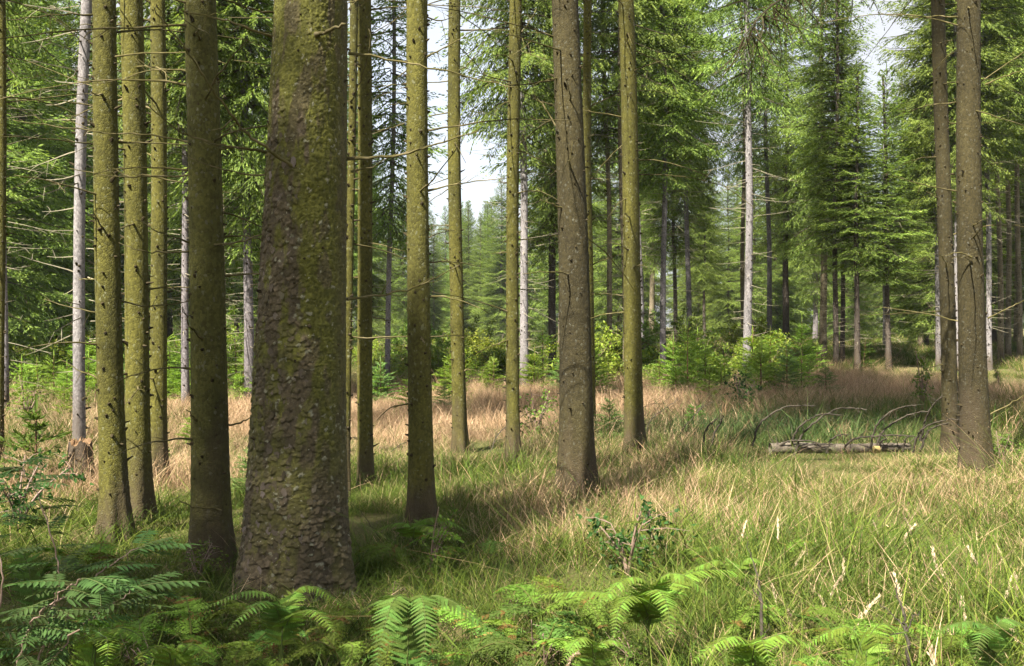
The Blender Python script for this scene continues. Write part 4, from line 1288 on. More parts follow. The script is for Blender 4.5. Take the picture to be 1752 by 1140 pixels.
# ------------------------------------------------------------------ ferns
def leaflet_mesh(seed, pal):
    """one side leaflet of bracken, along +X, cut into small lobes; unit length"""
    g = np.random.default_rng(seed)
    mb = MB()
    n = 9
    up = np.array([0, 0, 1.0])
    for q in range(n):
        t0 = 0.03 + 0.93 * q / n
        w = 0.135 * (1 - t0) ** 0.75 + 0.015
        for s in (-1, 1):
            b0, b1 = np.array([t0, 0, -0.10 * t0 * t0]), np.array([t0 + 0.10, 0, -0.10 * (t0 + .1) ** 2])
            tip = np.array([t0 + 0.09 + 0.25 * w, s * w * g.uniform(0.85, 1.15), -0.10 * (t0 + .09) ** 2 - 0.02 * g.random()])
            side = np.array([t0 + 0.02 + 0.12 * w, s * w * 0.75, -0.10 * t0 * t0 + 0.006])
            V = np.stack([b0, b1, tip, side])
            f = [[0, 1, 2], [0, 2, 3]] if s < 0 else [[0, 2, 1], [0, 3, 2]]
            mb.add(V, tris=np.array(f), col=pal * g.uniform(0.85, 1.15))
    V = np.array([[0.95, 0.02, -0.09], [0.95, -0.02, -0.09], [1.05, 0, -0.11]])
    mb.add(V, tris=np.array([[0, 1, 2]]), col=pal)
    return mb.mesh('leaflet', (M['fern'],))

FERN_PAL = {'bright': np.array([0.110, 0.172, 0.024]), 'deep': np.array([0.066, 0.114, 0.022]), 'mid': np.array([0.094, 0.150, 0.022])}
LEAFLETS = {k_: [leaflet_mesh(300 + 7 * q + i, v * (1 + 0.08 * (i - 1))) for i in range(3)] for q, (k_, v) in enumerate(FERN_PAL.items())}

def frond(parent, pts, wid, tone, g, first=0.18, n=33, roll=0.0):
    """arching frond along the points (local to the fern): stalk with leaflets on both sides"""
    path = smooth_path(pts, 10)
    seg = np.linalg.norm(np.diff(path, axis=0), axis=1)
    s = np.concatenate([[0], np.cumsum(seg)]) ; tot = s[-1]; s = s / tot
    v, q, t = tube(path, np.linspace(0.0032, 0.0006, len(path)), 5)
    fr = link('frond', make_mesh('frond', v, [q, t], None, True, (M['green_stem'],)), parent)
    for i in range(n):
        f = i / (n - 1)
        u = first + (0.985 - first) * f ** 0.92
        pos = np.array([np.interp(u, s, path[:, c_]) for c_ in range(3)])
        po2 = np.array([np.interp(min(u + 0.02, 1), s, path[:, c_]) for c_ in range(3)])
        po1 = np.array([np.interp(max(u - 0.02, 0), s, path[:, c_]) for c_ in range(3)])
        T = Vector(po2 - po1).normalized()
        up = Vector((0, 0, 1)) if abs(T.z) < 0.93 else Vector((0, -1, 0.3))
        S = T.cross(up).normalized(); S = Matrix.Rotation(roll, 3, T) @ S
        N = S.cross(T).normalized()
        Ln = wid * (1 - f) ** 0.72 * min(1.0, 0.72 + 2.2 * f) + 0.012
        for sd in (-1, 1):
            X = (S * sd * 0.93 + T * 0.36 + Vector((0, 0, -0.16)) + N * g.normal() * 0.07).normalized()
            Y = N.cross(X).normalized() * 1.0
            Z = X.cross(Y).normalized()
            o = link('leaflet', LEAFLETS[tone][int(g.integers(0, 3))], fr)
            Lq = Ln * g.uniform(0.9, 1.08)
            o.matrix_local = Matrix.Translation(Vector(pos)) @ Matrix((X, Y, Z)).transposed().to_4x4() @ Matrix.Diagonal((Lq, Lq * 0.95, Lq, 1))
    return fr

def fern(base_px, d, fronds, label, tone, group='bracken ferns along the lower edge', extra=0):
    """fronds: list of (picture points from low to tip, distances offsets, leaflet length)"""
    base = at_depth(base_px, d)
    g = np.random.default_rng(int(base_px * 3 + d * 100))
    t = thing('bracken_fern', label, 'fern', base, group)
    b = np.array(base)
    for px, off, wid, tn in fronds:
        pts = [np.array([g.normal() * 0.01, g.normal() * 0.01, 0.0])] + [np.array(P(x, y, d + o_)) - b for (x, y), o_ in zip(px, off)]
        frond(t, pts, wid * 0.98, tn or tone, g, first=0.30 if len(px) > 2 else 0.25)
    for q in range(extra):
        az = g.uniform(0, 2 * pi); L = g.uniform(0.32, 0.5) * (d / 4.2); hh = g.uniform(0.30, 0.46)
        u = np.array([math.cos(az), math.sin(az), 0])
        frond(t, [u * 0.01, u * L * 0.25 + [0, 0, hh * 0.75], u * L * 0.6 + [0, 0, hh], u * L + [0, 0, hh * 0.72]], g.uniform(0.08, 0.11), tone, g, 0.30, 27)
    return t

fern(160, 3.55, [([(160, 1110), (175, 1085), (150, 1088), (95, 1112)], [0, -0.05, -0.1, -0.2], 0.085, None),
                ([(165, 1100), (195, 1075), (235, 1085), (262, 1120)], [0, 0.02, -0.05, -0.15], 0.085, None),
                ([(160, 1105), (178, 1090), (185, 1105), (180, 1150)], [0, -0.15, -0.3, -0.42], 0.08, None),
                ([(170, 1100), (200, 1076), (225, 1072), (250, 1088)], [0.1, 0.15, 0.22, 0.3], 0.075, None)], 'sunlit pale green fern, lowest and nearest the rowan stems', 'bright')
fern(300, 3.5, [([(292, 1130), (275, 1108), (255, 1112), (235, 1136)], [0, -0.05, -0.1, -0.2], 0.08, None),
                ([(300, 1125), (320, 1104), (345, 1110), (370, 1140)], [0, 0.0, -0.05, -0.1], 0.085, None)], 'small sunlit fern beside the lowest pale fern', 'bright')
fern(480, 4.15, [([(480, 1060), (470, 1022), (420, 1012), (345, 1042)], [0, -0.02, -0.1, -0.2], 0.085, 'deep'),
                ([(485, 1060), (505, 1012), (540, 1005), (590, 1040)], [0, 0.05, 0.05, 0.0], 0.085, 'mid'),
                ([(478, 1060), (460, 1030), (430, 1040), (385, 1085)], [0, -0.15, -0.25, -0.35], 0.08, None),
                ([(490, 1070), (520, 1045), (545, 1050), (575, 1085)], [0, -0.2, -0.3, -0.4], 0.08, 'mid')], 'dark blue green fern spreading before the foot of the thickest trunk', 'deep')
fern(700, 3.85, [([(700, 1070), (690, 1022), (672, 1030), (655, 1085), (640, 1150)], [0, -0.05, -0.15, -0.28, -0.36], 0.105, None),
                ([(705, 1070), (715, 1020), (725, 1035), (728, 1085), (722, 1140)], [0, -0.05, -0.15, -0.25, -0.30], 0.10, None),
                ([(708, 1070), (735, 1022), (775, 1030), (830, 1070), (880, 1100)], [0, 0, -0.02, -0.05, -0.05], 0.095, None),
                ([(698, 1070), (680, 1032), (650, 1028), (610, 1050)], [0, 0.1, 0.15, 0.2], 0.08, None)], 'large fern with long drooping blue green fronds beside the thickest trunk', 'deep')
fern(705, 6.4, [([(705, 930), (700, 898), (672, 896), (640, 908)], [0, 0, 0, 0], 0.11, None),
                ([(708, 930), (720, 892), (760, 888), (805, 912)], [0, 0.1, 0.1, 0.1], 0.11, None),
                ([(706, 930), (712, 900), (740, 905), (770, 925)], [0, -0.2, -0.3, -0.4], 0.10, None)], 'arching green fern in shade behind the large drooping fern', 'mid')
fern(1110, 4.35, [([(1100, 1060), (1060, 1022), (1000, 1012), (890, 1022)], [0, 0.0, 0.0, 0.05], 0.095, 'mid'),
                ([(1105, 1050), (1110, 1000), (1070, 990), (1020, 1040)], [0, -0.05, -0.1, -0.2], 0.10, None),
                ([(1110, 1050), (1130, 990), (1170, 985), (1230, 1030)], [0, -0.05, -0.1, -0.15], 0.105, None),
                ([(1115, 1055), (1160, 990), (1230, 975), (1310, 990)], [0, 0.1, 0.15, 0.2], 0.095, 'bright'),
                ([(1108, 1055), (1120, 1010), (1140, 1030), (1150, 1095)], [0, -0.2, -0.35, -0.45], 0.095, None),
                ([(1108, 1055), (1085, 1020), (1060, 1040), (1050, 1090)], [0, -0.2, -0.3, -0.4], 0.09, None)], 'largest fern clump with spreading fronds below the dark bramble', 'mid')
fern(1290, 3.55, [([(1285, 1130), (1270, 1092), (1235, 1095), (1180, 1135)], [0, -0.02, -0.08, -0.15], 0.085, None),
                ([(1292, 1130), (1320, 1090), (1360, 1092), (1410, 1120)], [0, 0, 0, 0], 0.085, None),
                ([(1288, 1130), (1300, 1095), (1310, 1110), (1325, 1150)], [0, -0.2, -0.3, -0.35], 0.08, None)], 'sunlit bright fern at the lower edge next to the largest fern clump', 'bright')
fern(1015, 3.7, [([(1015, 1125), (1005, 1092), (985, 1098), (960, 1135)], [0, -0.05, -0.1, -0.15], 0.08, None),
                ([(1018, 1125), (1035, 1098), (1060, 1100), (1085, 1122)], [0, 0, 0, 0], 0.08, None)], 'small fern at the lower edge below the largest fern clump', 'mid')
fern(1480, 3.75, [([(1475, 1120), (1455, 1076), (1420, 1080), (1370, 1110)], [0, 0, 0, 0], 0.08, None),
                ([(1482, 1120), (1500, 1072), (1535, 1074), (1575, 1095)], [0, 0.1, 0.12, 0.15], 0.08, None)], 'pale fern half sunk in grass beside the dark brown stalk', 'bright')
fern(1255, 5.3, [([(1250, 1000), (1235, 962), (1205, 965), (1165, 985)], [0, 0, 0, 0], 0.09, None),
                ([(1258, 1000), (1275, 958), (1305, 960), (1340, 980)], [0, 0, 0, 0], 0.09, None)], 'small fern in the grass behind the largest fern clump', 'mid')
fern(1690, 3.9, [([(1690, 1110), (1672, 1068), (1640, 1066), (1590, 1085)], [0, 0, 0, 0], 0.085, None),
                ([(1695, 1110), (1712, 1062), (1745, 1066), (1790, 1095)], [0, 0, 0, 0], 0.085, None),
                ([(1690, 1110), (1690, 1075), (1680, 1085), (1668, 1125)], [0, -0.15, -0.25, -0.3], 0.08, None)], 'dark green fern in the corner of the grass', 'deep')
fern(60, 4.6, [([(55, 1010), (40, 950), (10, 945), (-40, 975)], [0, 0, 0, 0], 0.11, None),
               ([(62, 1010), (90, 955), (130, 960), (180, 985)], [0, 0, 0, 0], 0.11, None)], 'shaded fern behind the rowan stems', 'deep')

# low ferns between the larger ones: each frond one mesh, shared
def frond_mesh(seed, tone):
    g = np.random.default_rng(seed)
    mb = MB()
    hh, L = g.uniform(0.55, 0.8), 1.0
    path = smooth_path([np.zeros(3), np.array([0.22, g.normal() * 0.04, hh * 0.8]), np.array([0.58, g.normal() * 0.06, hh]), np.array([1.0, g.normal() * 0.1, hh * g.uniform(0.45, 0.75)])], 10)
    v, q, t = tube(path, np.linspace(0.010, 0.002, len(path)), 4); mb.add(v, q, t, (0.09, 0.10, 0.025))
    n = 26
    base = FERN_PAL[tone]
    for i in range(n):
        f = i / (n - 1)
        k_ = 9 + f * (len(path) - 10.5)
        i0 = int(k_); pos = path[i0] + (path[min(i0 + 1, len(path) - 1)] - path[i0]) * (k_ - i0)
        T = path[min(i0 + 1, len(path) - 1)] - path[i0 - 1]; T /= np.linalg.norm(T)
        S = np.cross(T, [0, 0, 1.0]); S /= np.linalg.norm(S)
        Ln = (0.27 * (1 - f) ** 0.75 * min(1, 0.7 + 2 * f) + 0.03) * g.uniform(0.8, 1.1)
        brown = g.random() < 0.05 + 0.10 * f
        for sd in (-1, 1):
            X = S * sd * 0.92 + T * 0.38 + np.array([0, 0, -0.2 + g.normal() * 0.08]); X /= np.linalg.norm(X)
            m = 6
            u = np.linspace(0.05, 0.9, m)
            pp = np.repeat(pos + X * (Ln * u)[:, None], 2, 0)
            Y = np.cross(X, np.cross(T, S)); Y /= np.linalg.norm(Y)
            sg = np.tile([1.0, -1.0], m)
            dd = X * 0.75 + Y * sg[:, None] * 0.7 + g.normal(size=(2 * m, 3)) * 0.08; dd /= np.linalg.norm(dd, axis=1)[:, None]
            ll = np.repeat(Ln * 0.26 * (1 - u) + 0.018, 2)
            c = (np.array([0.13, 0.085, 0.025]) if brown else base) * g.uniform(0.75, 1.25, (2 * m, 1))
            diamond_mesh(mb, diamonds(pp, dd, ll, ll * 0.55, g), c)
    return mb.mesh('frond', (M['fern'],))
SMALL_FRONDS = [frond_mesh(700 + q, ('bright', 'mid', 'deep', 'mid')[q % 4]) for q in range(8)]
gf = np.random.default_rng(321)
small_ferns = [(30, 1120), (110, 1060), (215, 1120), (255, 1060), (330, 1100), (395, 1130), (430, 1080), (545, 1100), (590, 1120), (620, 1060), (660, 1120), (790, 1120), (840, 1080), (900, 1110), (930, 1050), (985, 1060), (1345, 1050), (1440, 1120), (1620, 1110), (1180, 960), (1330, 960), (600, 960), (820, 960), (20, 990), (150, 1000)]
for px, py in small_ferns:
    p = on_ground(px, py - 40, 0.22)
    t = thing('small_fern', 'low fern half sunk in the undergrowth between the larger ferns', 'fern', p, 'low ferns in the undergrowth')
    a0 = gf.uniform(0, 6.28)
    for q in range(int(gf.integers(3, 6))):
        o = link('frond', SMALL_FRONDS[int(gf.integers(0, 8))], t)
        sc = gf.uniform(0.24, 0.46)
        o.scale = (sc, sc, sc * gf.uniform(0.6, 1.0)); o.rotation_euler = (gf.normal() * 0.2, gf.normal() * 0.15, a0 + q * 1.4 + gf.normal() * 0.4)
for q in range(20):
    px = gf.choice([gf.uniform(-20, 420), gf.uniform(420, 900), gf.uniform(900, 1752)], p=[0.5, 0.25, 0.25])
    p = at_depth(px, gf.uniform(3.2, 6.0))
    t = thing('leafy_herb', 'small leafy herb in the foreground undergrowth among ferns', 'herb', p, 'leafy herbs in the undergrowth')
    sc = gf.uniform(0.28, 0.52); v_ = int(gf.integers(1, 3))
    for nm, me in zip(('stem', 'foliage'), SEED[v_]):
        o = link(nm, me, t); o.scale = (sc * 1.2, sc * 1.2, sc * (0.55 if v_ == 2 else 0.9)); o.rotation_euler.z = gf.uniform(0, 6.28)

# ------------------------------------------------------------------ rowan sapling at the left edge
def rowan():
    d = 3.25
    base = at_depth(40, d); b = np.array(base)
    g = np.random.default_rng(17)
    t = thing('rowan_sapling', 'young rowan with feathery blue green leaves at the lower photo corner', 'sapling', base)
    rl = []
    pal = np.array([0.042, 0.078, 0.020])
    def compound(seed):
        gg = np.random.default_rng(seed)
        mb = MB()
        ax = np.stack([np.linspace(0, 1, 6), 0 * np.linspace(0, 1, 6), -0.16 * np.linspace(0, 1, 6) ** 2], -1)
        v, q, tr = tube(ax, np.linspace(0.010, 0.004, 6), 4); mb.add(v, q, tr, (0.10, 0.12, 0.04))
        ps, ds, ls = [], [], []
        for i in range(7):
            u = 0.22 + 0.70 * i / 6
            for s in (-1, 1):
                ps.append([u, 0, -0.16 * u * u]); e = np.array([0.55, s * 0.85, -0.22 + gg.normal() * 0.08]); ds.append(e / np.linalg.norm(e)); ls.append(0.30 * (1 - 0.25 * abs(u - 0.5)) * gg.uniform(0.9, 1.1))
        ps.append([1.0, 0, -0.16]); ds.append([0.97, 0, -0.24]); ls.append(0.26)
        ps, ds, ls = np.array(ps), np.array(ds), np.array(ls)
        for p_, d_, l_ in zip(ps, ds, ls):
            s = np.cross(d_, [0, 0, 1.0]); s /= np.linalg.norm(s)
            nn = np.cross(s, d_)
            w = l_ * 0.30
            tt = np.array([0, 0.25, 0.6, 1.0]); ww = np.array([0.15, 0.9, 0.85, 0.0]) * w / 2
            mid = p_ + d_ * (l_ * tt)[:, None] - np.array([0, 0, 1.0]) * (0.10 * l_ * tt ** 2)[:, None]
            V = np.concatenate([mid + s * ww[:, None] + nn * (0.25 * ww)[:, None], mid - s * ww[:, None] + nn * (0.25 * ww)[:, None], mid])
            f = []
            for i in range(3): f += [[8 + i, 8 + i + 1, i + 1, i], [4 + i, 4 + i + 1, 8 + i + 1, 8 + i]]
            mb.add(V, np.array(f), None, pal * gg.uniform(0.8, 1.25))
        return mb.mesh('leaf', (M['broadleaf'],))
    leaves = [compound(400 + q) for q in range(4)]
    stems = [([(60, 1160), (78, 1090), (95, 1020), (102, 985), (82, 900), (60, 840), (38, 800)], [0, 0, 0, 0, 0, 0.05, 0.1], 0.0042),
             ([(95, 1030), (150, 1010), (220, 970), (300, 945)], [0, 0.05, 0.15, 0.25], 0.0045),
             ([(20, 1170), (40, 1100), (60, 1060), (110, 1010), (140, 990)], [-0.3, -0.3, -0.3, -0.3, -0.3], 0.005),
             ([(70, 1160), (130, 1080), (200, 1030), (232, 1005)], [-0.25, -0.2, -0.15, -0.1], 0.004),
             ([(0, 1160), (-10, 1080), (5, 990), (-10, 900)], [-0.1, -0.1, -0.1, -0.05], 0.006)]
    stems[1] = ([(95, 1030), (140, 1000), (190, 968), (235, 938)], [0, 0.05, 0.12, 0.2], 0.0045)
    for px, off, r0 in stems:
        pts = smooth_path([np.array(P(x, y, d + o_)) - b for (x, y), o_ in zip(px, off)], 7)
        link('stem', branch_mesh(pts, r0, r0 * 0.35, 'stem', M['rowan_bark'], g, 0), t)
        for i in range(5, len(pts), 2):
            for s in range(2 if i > len(pts) * 0.5 else 1):
                o = link('leaf', leaves[int(g.integers(0, 4))], t)
                sc = g.uniform(0.11, 0.17)
                T = pts[min(i + 1, len(pts) - 1)] - pts[i - 1]
                az = g.uniform(0, 2 * pi) if i < len(pts) - 3 else math.atan2(T[1], T[0]) + g.normal() * 0.7
                o.matrix_local = Matrix.Translation(Vector(pts[i])) @ Euler((g.normal() * 0.15, g.uniform(-0.45, 0.15), az)).to_matrix().to_4x4() @ Matrix.Scale(sc, 4)
        for s in range(3):
            o = link('leaf', leaves[s], t)
            T = pts[-1] - pts[-4]
            o.matrix_local = Matrix.Translation(Vector(pts[-1])) @ Euler((0, -0.2 + 0.2 * s, math.atan2(T[1], T[0]) + (s - 1) * 0.8)).to_matrix().to_4x4() @ Matrix.Scale(g.uniform(0.15, 0.2), 4)
rowan()

# ------------------------------------------------------------------ tall grass plumes that can be told apart
def plume_mesh(seed):
    g = np.random.default_rng(seed)
    mb = MB()
    n = 70
    u = g.random(n) ** 0.9
    bend = g.uniform(0.15, 0.7)
    c = np.stack([bend * u * u, 0.05 * np.sin(3 * u), u * (1 - 0.25 * bend * u)], -1)
    w = 0.055 * np.sin(pi * np.clip(u * 0.9 + 0.06, 0, 1)) + 0.01
    c[:, :2] += g.normal(size=(n, 2)) * w[:, None] * 0.5
    d = np.stack([2 * bend * u + g.normal(size=n) * 0.35, g.normal(size=n) * 0.35, np.ones(n)], -1); d /= np.linalg.norm(d, axis=1)[:, None]
    L = g.uniform(0.10, 0.2, n)
    diamond_mesh(mb, diamonds(c, d, L, L * 0.28, g), np.array([0.58, 0.46, 0.33]) * g.uniform(0.7, 1.2, (n, 1)))
    return mb.mesh('seed_head', (M['plume'],))
PLUMES = [plume_mesh(q) for q in range(5)]
gp = np.random.default_rng(23)
plume_list = [(1385, 925), (1440, 955), (1420, 985), (1408, 1005), (1330, 1000), (1610, 945), (1625, 975), (1540, 990), (1565, 1015), (1640, 1015), (1650, 1030), (1715, 985), (1735, 985), (1740, 1010), (1560, 880), (1545, 895), (1505, 885), (1675, 930), (1720, 930), (1350, 945), (1355, 1035), (1470, 1020), (1465, 1045), (1270, 890), (1115, 905), (1330, 890), (1600, 1110), (1630, 1075), (970, 1090), (1745, 1060)]
for q, (px, py) in enumerate(plume_list):
    d = 3.4 + (1140 - py) / 250 * 2.6 + gp.uniform(-0.2, 0.3)
    tip = np.array(P(px, py, d))
    bx = tip[0] + gp.normal() * 0.12
    base = Vector((bx, d + gp.normal() * 0.1, float(ground_z(bx, d))))
    t = thing('grass_plume', 'single tall straw grass stalk with pale fluffy head in the sunny corner grass', 'grass stalk', base, 'pale plumed grass stalks')
    b = np.array(base)
    top = tip - b - np.array([0, 0, 0.13])
    mid = top * 0.5 + np.array([gp.normal() * 0.03, gp.normal() * 0.03, 0.03])
    v, qd, tr = tube(smooth_path([np.zeros(3), mid, top], 6), np.linspace(0.0022, 0.0011, 13), 4)
    link('stem', make_mesh('stem', v, [qd, tr], None, True, (M['straw_stem'],)), t)
    h = link('seed_head', PLUMES[q % 5], t, tuple(top))
    s = gp.uniform(0.11, 0.16); h.scale = (s * 0.8, s * 0.8, s); h.rotation_euler = (gp.normal() * 0.25, gp.normal() * 0.25, gp.uniform(0, 6.28))

# ------------------------------------------------------------------ grass
def patch_mesh(name, n, hr, spread, width, seed, segs=3, lean=0.35, curl=0.5, awn=0.0, tufts=14):
    """a patch of grass: blades gathered in loose tufts that lean and dry together"""
    g = np.random.default_rng(seed)
    ta = g.uniform(0, 2 * pi, tufts); tr = spread * np.sqrt(g.random(tufts))
    tc = np.stack([np.cos(ta) * tr, np.sin(ta) * tr], -1)
    tl = g.normal(size=(tufts, 2)) * 0.25; tdry = g.normal(size=tufts) * 0.16; th = g.uniform(0.75, 1.2, tufts)
    k_ = g.integers(0, tufts, n)
    loose = g.random(n) < 0.35
    a = g.uniform(0, 2 * pi, n); r = spread * np.sqrt(g.random(n))
    p2 = np.where(loose[:, None], np.stack([np.cos(a) * r, np.sin(a) * r], -1), tc[k_] + g.normal(size=(n, 2)) * 0.075)
    p = np.concatenate([p2, np.full((n, 1), -0.03)], 1)
    h = g.uniform(*hr, n) * th[k_]
    la = g.uniform(0, 2 * pi, n)
    ln = np.abs(g.normal(lean, lean * 0.5, n)); cu = g.uniform(0.2, 1.0, n) * curl
    ln = ln + np.where(g.random(n) < 0.14, g.uniform(0.5, 1.5, n), 0)      # bent and lodged blades
    ld = np.stack([np.cos(la), np.sin(la), 0 * la], -1)
    lv = ld * ln[:, None] + np.concatenate([tl[k_], np.zeros((n, 1))], 1)
    fa = la + pi / 2 + g.normal(size=n) * 0.6
    sd = np.stack([np.cos(fa), np.sin(fa), 0 * fa], -1)
    w = width * g.uniform(0.6, 1.4, n)
    rows = []
    for q in range(segs + 1):
        t = q / segs
        c = p + lv * (h * t)[:, None] + ld * (h * cu * t * t)[:, None] + np.array([0, 0, 1.0]) * (h * (t - 0.35 * cu * t * t))[:, None]
        ww = (w * (1 - 0.25 * t) * 0.5)[:, None] if q < segs else (w * 0.08)[:, None]
        rows.append(np.stack([c - sd * ww, c + sd * ww], 1))
    V = np.stack(rows, 1)
    per = (segs + 1) * 2
    b = np.arange(n)[:, None] * per
    Q = np.concatenate([b + np.array([[2 * q, 2 * q + 1, 2 * q + 3, 2 * q + 2]]) for q in range(segs)])
    rnd, br = np.clip(g.random(n) + np.where(loose, 0, tdry[k_]), 0, 1), g.random(n)
    C = np.repeat(np.stack([rnd, np.zeros(n), br], -1), per, axis=0)
    mb = MB()
    mb.add(V.reshape(-1, 3), Q, None, C)
    m = int(n * awn)
    if m:
        tipp = V[:m, -1].mean(1)
        kk = 5
        pp = np.repeat(tipp, kk, 0) + g.normal(size=(m * kk, 3)) * np.array([0.010, 0.010, 0.030])
        dd = np.repeat(ld[:m], kk, 0) * 0.4 + g.normal(size=(m * kk, 3)) * 0.4 + np.array([0, 0, 0.7]); dd /= np.linalg.norm(dd, axis=1)[:, None]
        L = g.uniform(0.008, 0.022, m * kk)
        diamond_mesh(mb, diamonds(pp, dd, L, L * 0.16 + width * 0.15, g), np.repeat(np.stack([rnd[:m] * 0.4, np.zeros(m), 0.4 + 0.6 * br[:m]], -1), kk, 0))
    return mb.mesh(name, (M['grass'],))

TUFT_DEFS = [  # blades, heights, spread, width, segments, lean, curl, share of blades with seed wisps
    (1000, (0.04, 0.16), 0.55, 0.0042, 3, 0.5, 0.7, 0.0), (1000, (0.05, 0.20), 0.55, 0.0042, 3, 0.5, 0.8, 0.0),          # 0,1 short lush
    (620, (0.12, 0.29), 0.55, 0.0038, 3, 0.32, 0.55, 0.03), (620, (0.12, 0.34), 0.55, 0.0038, 3, 0.36, 0.6, 0.05),       # 2,3 tall green
    (560, (0.10, 0.30), 0.55, 0.0032, 3, 0.28, 0.40, 0.20), (560, (0.12, 0.38), 0.55, 0.0030, 3, 0.36, 0.5, 0.24),      # 4,5 fine straw
    (70, (0.35, 0.70), 0.55, 0.0036, 5, 0.35, 0.9, 0.1), (60, (0.40, 0.80), 0.55, 0.0028, 5, 0.25, 0.8, 0.3),            # 6,7 long arching
    (700, (0.14, 0.36), 0.9, 0.0058, 2, 0.28, 0.45, 0.20), (700, (0.16, 0.40), 0.9, 0.0058, 2, 0.30, 0.5, 0.22),         # 8,9 distant straw
    (700, (0.10, 0.34), 0.9, 0.0075, 2, 0.35, 0.6, 0.0), (500, (0.15, 0.45), 1.5, 0.014, 2, 0.35, 0.5, 0.05),            # 10 distant green, 11 far
]
TUFTS = [bpy.data.objects.new('grass_tuft', patch_mesh('grass_tuft', n_, hr, sp_, w_, 600 + q, sg, le, cu, aw)) for q, (n_, hr, sp_, w_, sg, le, cu, aw) in enumerate(TUFT_DEFS)]

def world_xy(px, py):
    p = on_ground(px, py); return p.x, p.y

def grass():
    g = np.random.default_rng(31)
    pts, rot, scl, idx, tint = [], [], [], [], []
    blobs = []     # (x, y, radius x, radius y, dryness change)
    def blob(px, py, rx, ry, k_): blobs.append((*world_xy(px, py), rx, ry, k_))
    blob(480, 700, 6.0, 5.0, 0.55); blob(830, 700, 5.0, 5.5, 0.65); blob(640, 740, 3.5, 3.5, 0.45); blob(130, 830, 1.2, 1.3, 0.6); blob(260, 830, 1.0, 1.0, 0.4)
    blob(950, 900, 1.1, 1.3, 0.40); blob(1000, 860, 1.4, 1.4, 0.14); blob(1330, 670, 4.5, 5.0, 0.60); blob(1500, 660, 5.0, 5.0, 0.45); blob(1120, 690, 3.0, 3.5, 0.35); blob(1280, 830, 2.0, 1.6, 0.10)
    blob(1690, 690, 2.0, 3.0, 0.35); blob(1650, 860, 1.0, 1.2, 0.30); blob(1350, 1000, 0.8, 0.8, 0.12); blob(1700, 1000, 0.7, 0.8, 0.2)
    blob(1500, 950, 1.8, 1.6, 0.05); blob(1690, 900, 0.9, 1.0, 0.18); blob(250, 950, 2.0, 1.6, -0.35); blob(130, 920, 1.4, 1.2, -0.3); blob(660, 850, 1.3, 1.5, -0.35); blob(1230, 745, 2.2, 1.6, -0.45); blob(1450, 720, 2.2, 1.3, -0.30); blob(1540, 980, 0.8, 0.9, -0.2); blob(760, 1050, 1.5, 1.0, -0.25); blob(1580, 640, 2.5, 4.0, -0.25)
    def dryness(x, y):
        z = 0.12 - 0.10 * sm((8.5 - y) / 3.0)
        for bx, by, rx, ry, k_ in blobs:
            z = z + k_ * np.exp(-(((x - bx) / rx) ** 2 + ((y - by) / ry) ** 2))
        z = z + 0.5 * (vnoise(x * 0.8 + 50, y * 0.5 + 50, 5) - 0.5) + 0.3 * (vnoise(x * 2.6 + 50, y * 1.9 + 50, 7) - 0.5)
        return np.clip(z, 0.04, 0.97)
    bgx, bgy = world_xy(1230, 740)
    def scatter(d0, d1, dens, kind):
        wide = 0.66
        area = wide * (d1 * d1 - d0 * d0) + 1.2 * (d1 - d0)
        n = int(area * dens)
        y = np.sqrt(g.random(n) * (d1 * d1 - d0 * d0) + d0 * d0)
        x = (g.random(n) * 2 - 1) * (wide * y + 0.6)
        z = ground_z(x, y)
        dr = dryness(x, y)
        patch = vnoise(x * 1.3 + 90, y * 1.1 + 90, 11)
        right = sm((x / y * FPX + CX - 820) / 350)
        u = g.random(n)
        if kind == 'near':
            tall = np.clip(0.10 + 0.50 * right + 0.9 * (patch - 0.5) + 0.5 * (dr - 0.3), 0.03, 0.95)
            tall = tall * np.where(y < 4.6, 0.25 + 0.5 * right, 1.0)
            lx0, lx1 = (1290 - CX) / FPX * 10.6, (1640 - CX) / FPX * 10.6
            tall = np.where((x > lx0) & (x < lx1) & (y > 8.9) & (y < 11.1), 0.04, tall)
            v = g.integers(0, 2, n)
            ii = np.where(u > tall, v, np.where(dr > 0.42 + 0.25 * g.normal(size=n), 4 + v, 2 + v))
            arch = g.random(n) < 0.08 * (0.45 + 1.0 * right) * (tall > 0.1)
            ii = np.where(arch, 6 + v, ii)
            sc = g.uniform(0.75, 1.2, n)
        elif kind == 'mid':
            v = g.integers(0, 2, n)
            ii = np.where(dr > 0.38 + 0.15 * g.normal(size=n), 8 + v, np.where(v, 10, 2 + v))
            sc = g.uniform(0.75, 1.2, n)
        else:
            ii = np.full(n, 11); sc = g.uniform(0.7, 1.3, n)
        # keep the grass out of the trunks
        keep = np.ones(n, bool)
        for t, st in near_trees + [(big, big_stem)]:
            keep &= np.hypot(x - t.location.x, y - t.location.y) > float(st.r(0.05)) * 0.9
        keep &= ~((y < 2.6))
        sc = sc * (0.60 + 0.62 * sm((vnoise(x * 0.9 + 70, y * 0.8 + 70, 19, 2) - 0.25) / 0.5))
        blue = np.clip(0.25 * vnoise(x * 0.6 + 30, y * 0.5 + 30, 15) + 0.8 * np.exp(-(((x - bgx) / 2.6) ** 2 + ((y - bgy) / 2.0) ** 2)), 0, 1)
        tone = np.clip(0.5 + 0.5 * g.normal(size=n) * 0.5, 0, 1)
        pts.append(np.stack([x, y, z], -1)[keep]); idx.append(ii[keep]); scl.append(sc[keep])
        rot.append(np.stack([g.normal(size=n) * 0.08, g.normal(size=n) * 0.08, g.uniform(0, 2 * pi, n)], -1)[keep])
        tint.append(np.stack([dr, tone, blue], -1)[keep])
    scatter(2.6, 5.5, 5.6, 'near')
    scatter(5.5, 9.5, 5.2, 'near')
    scatter(9.5, 13.5, 4.6, 'near')
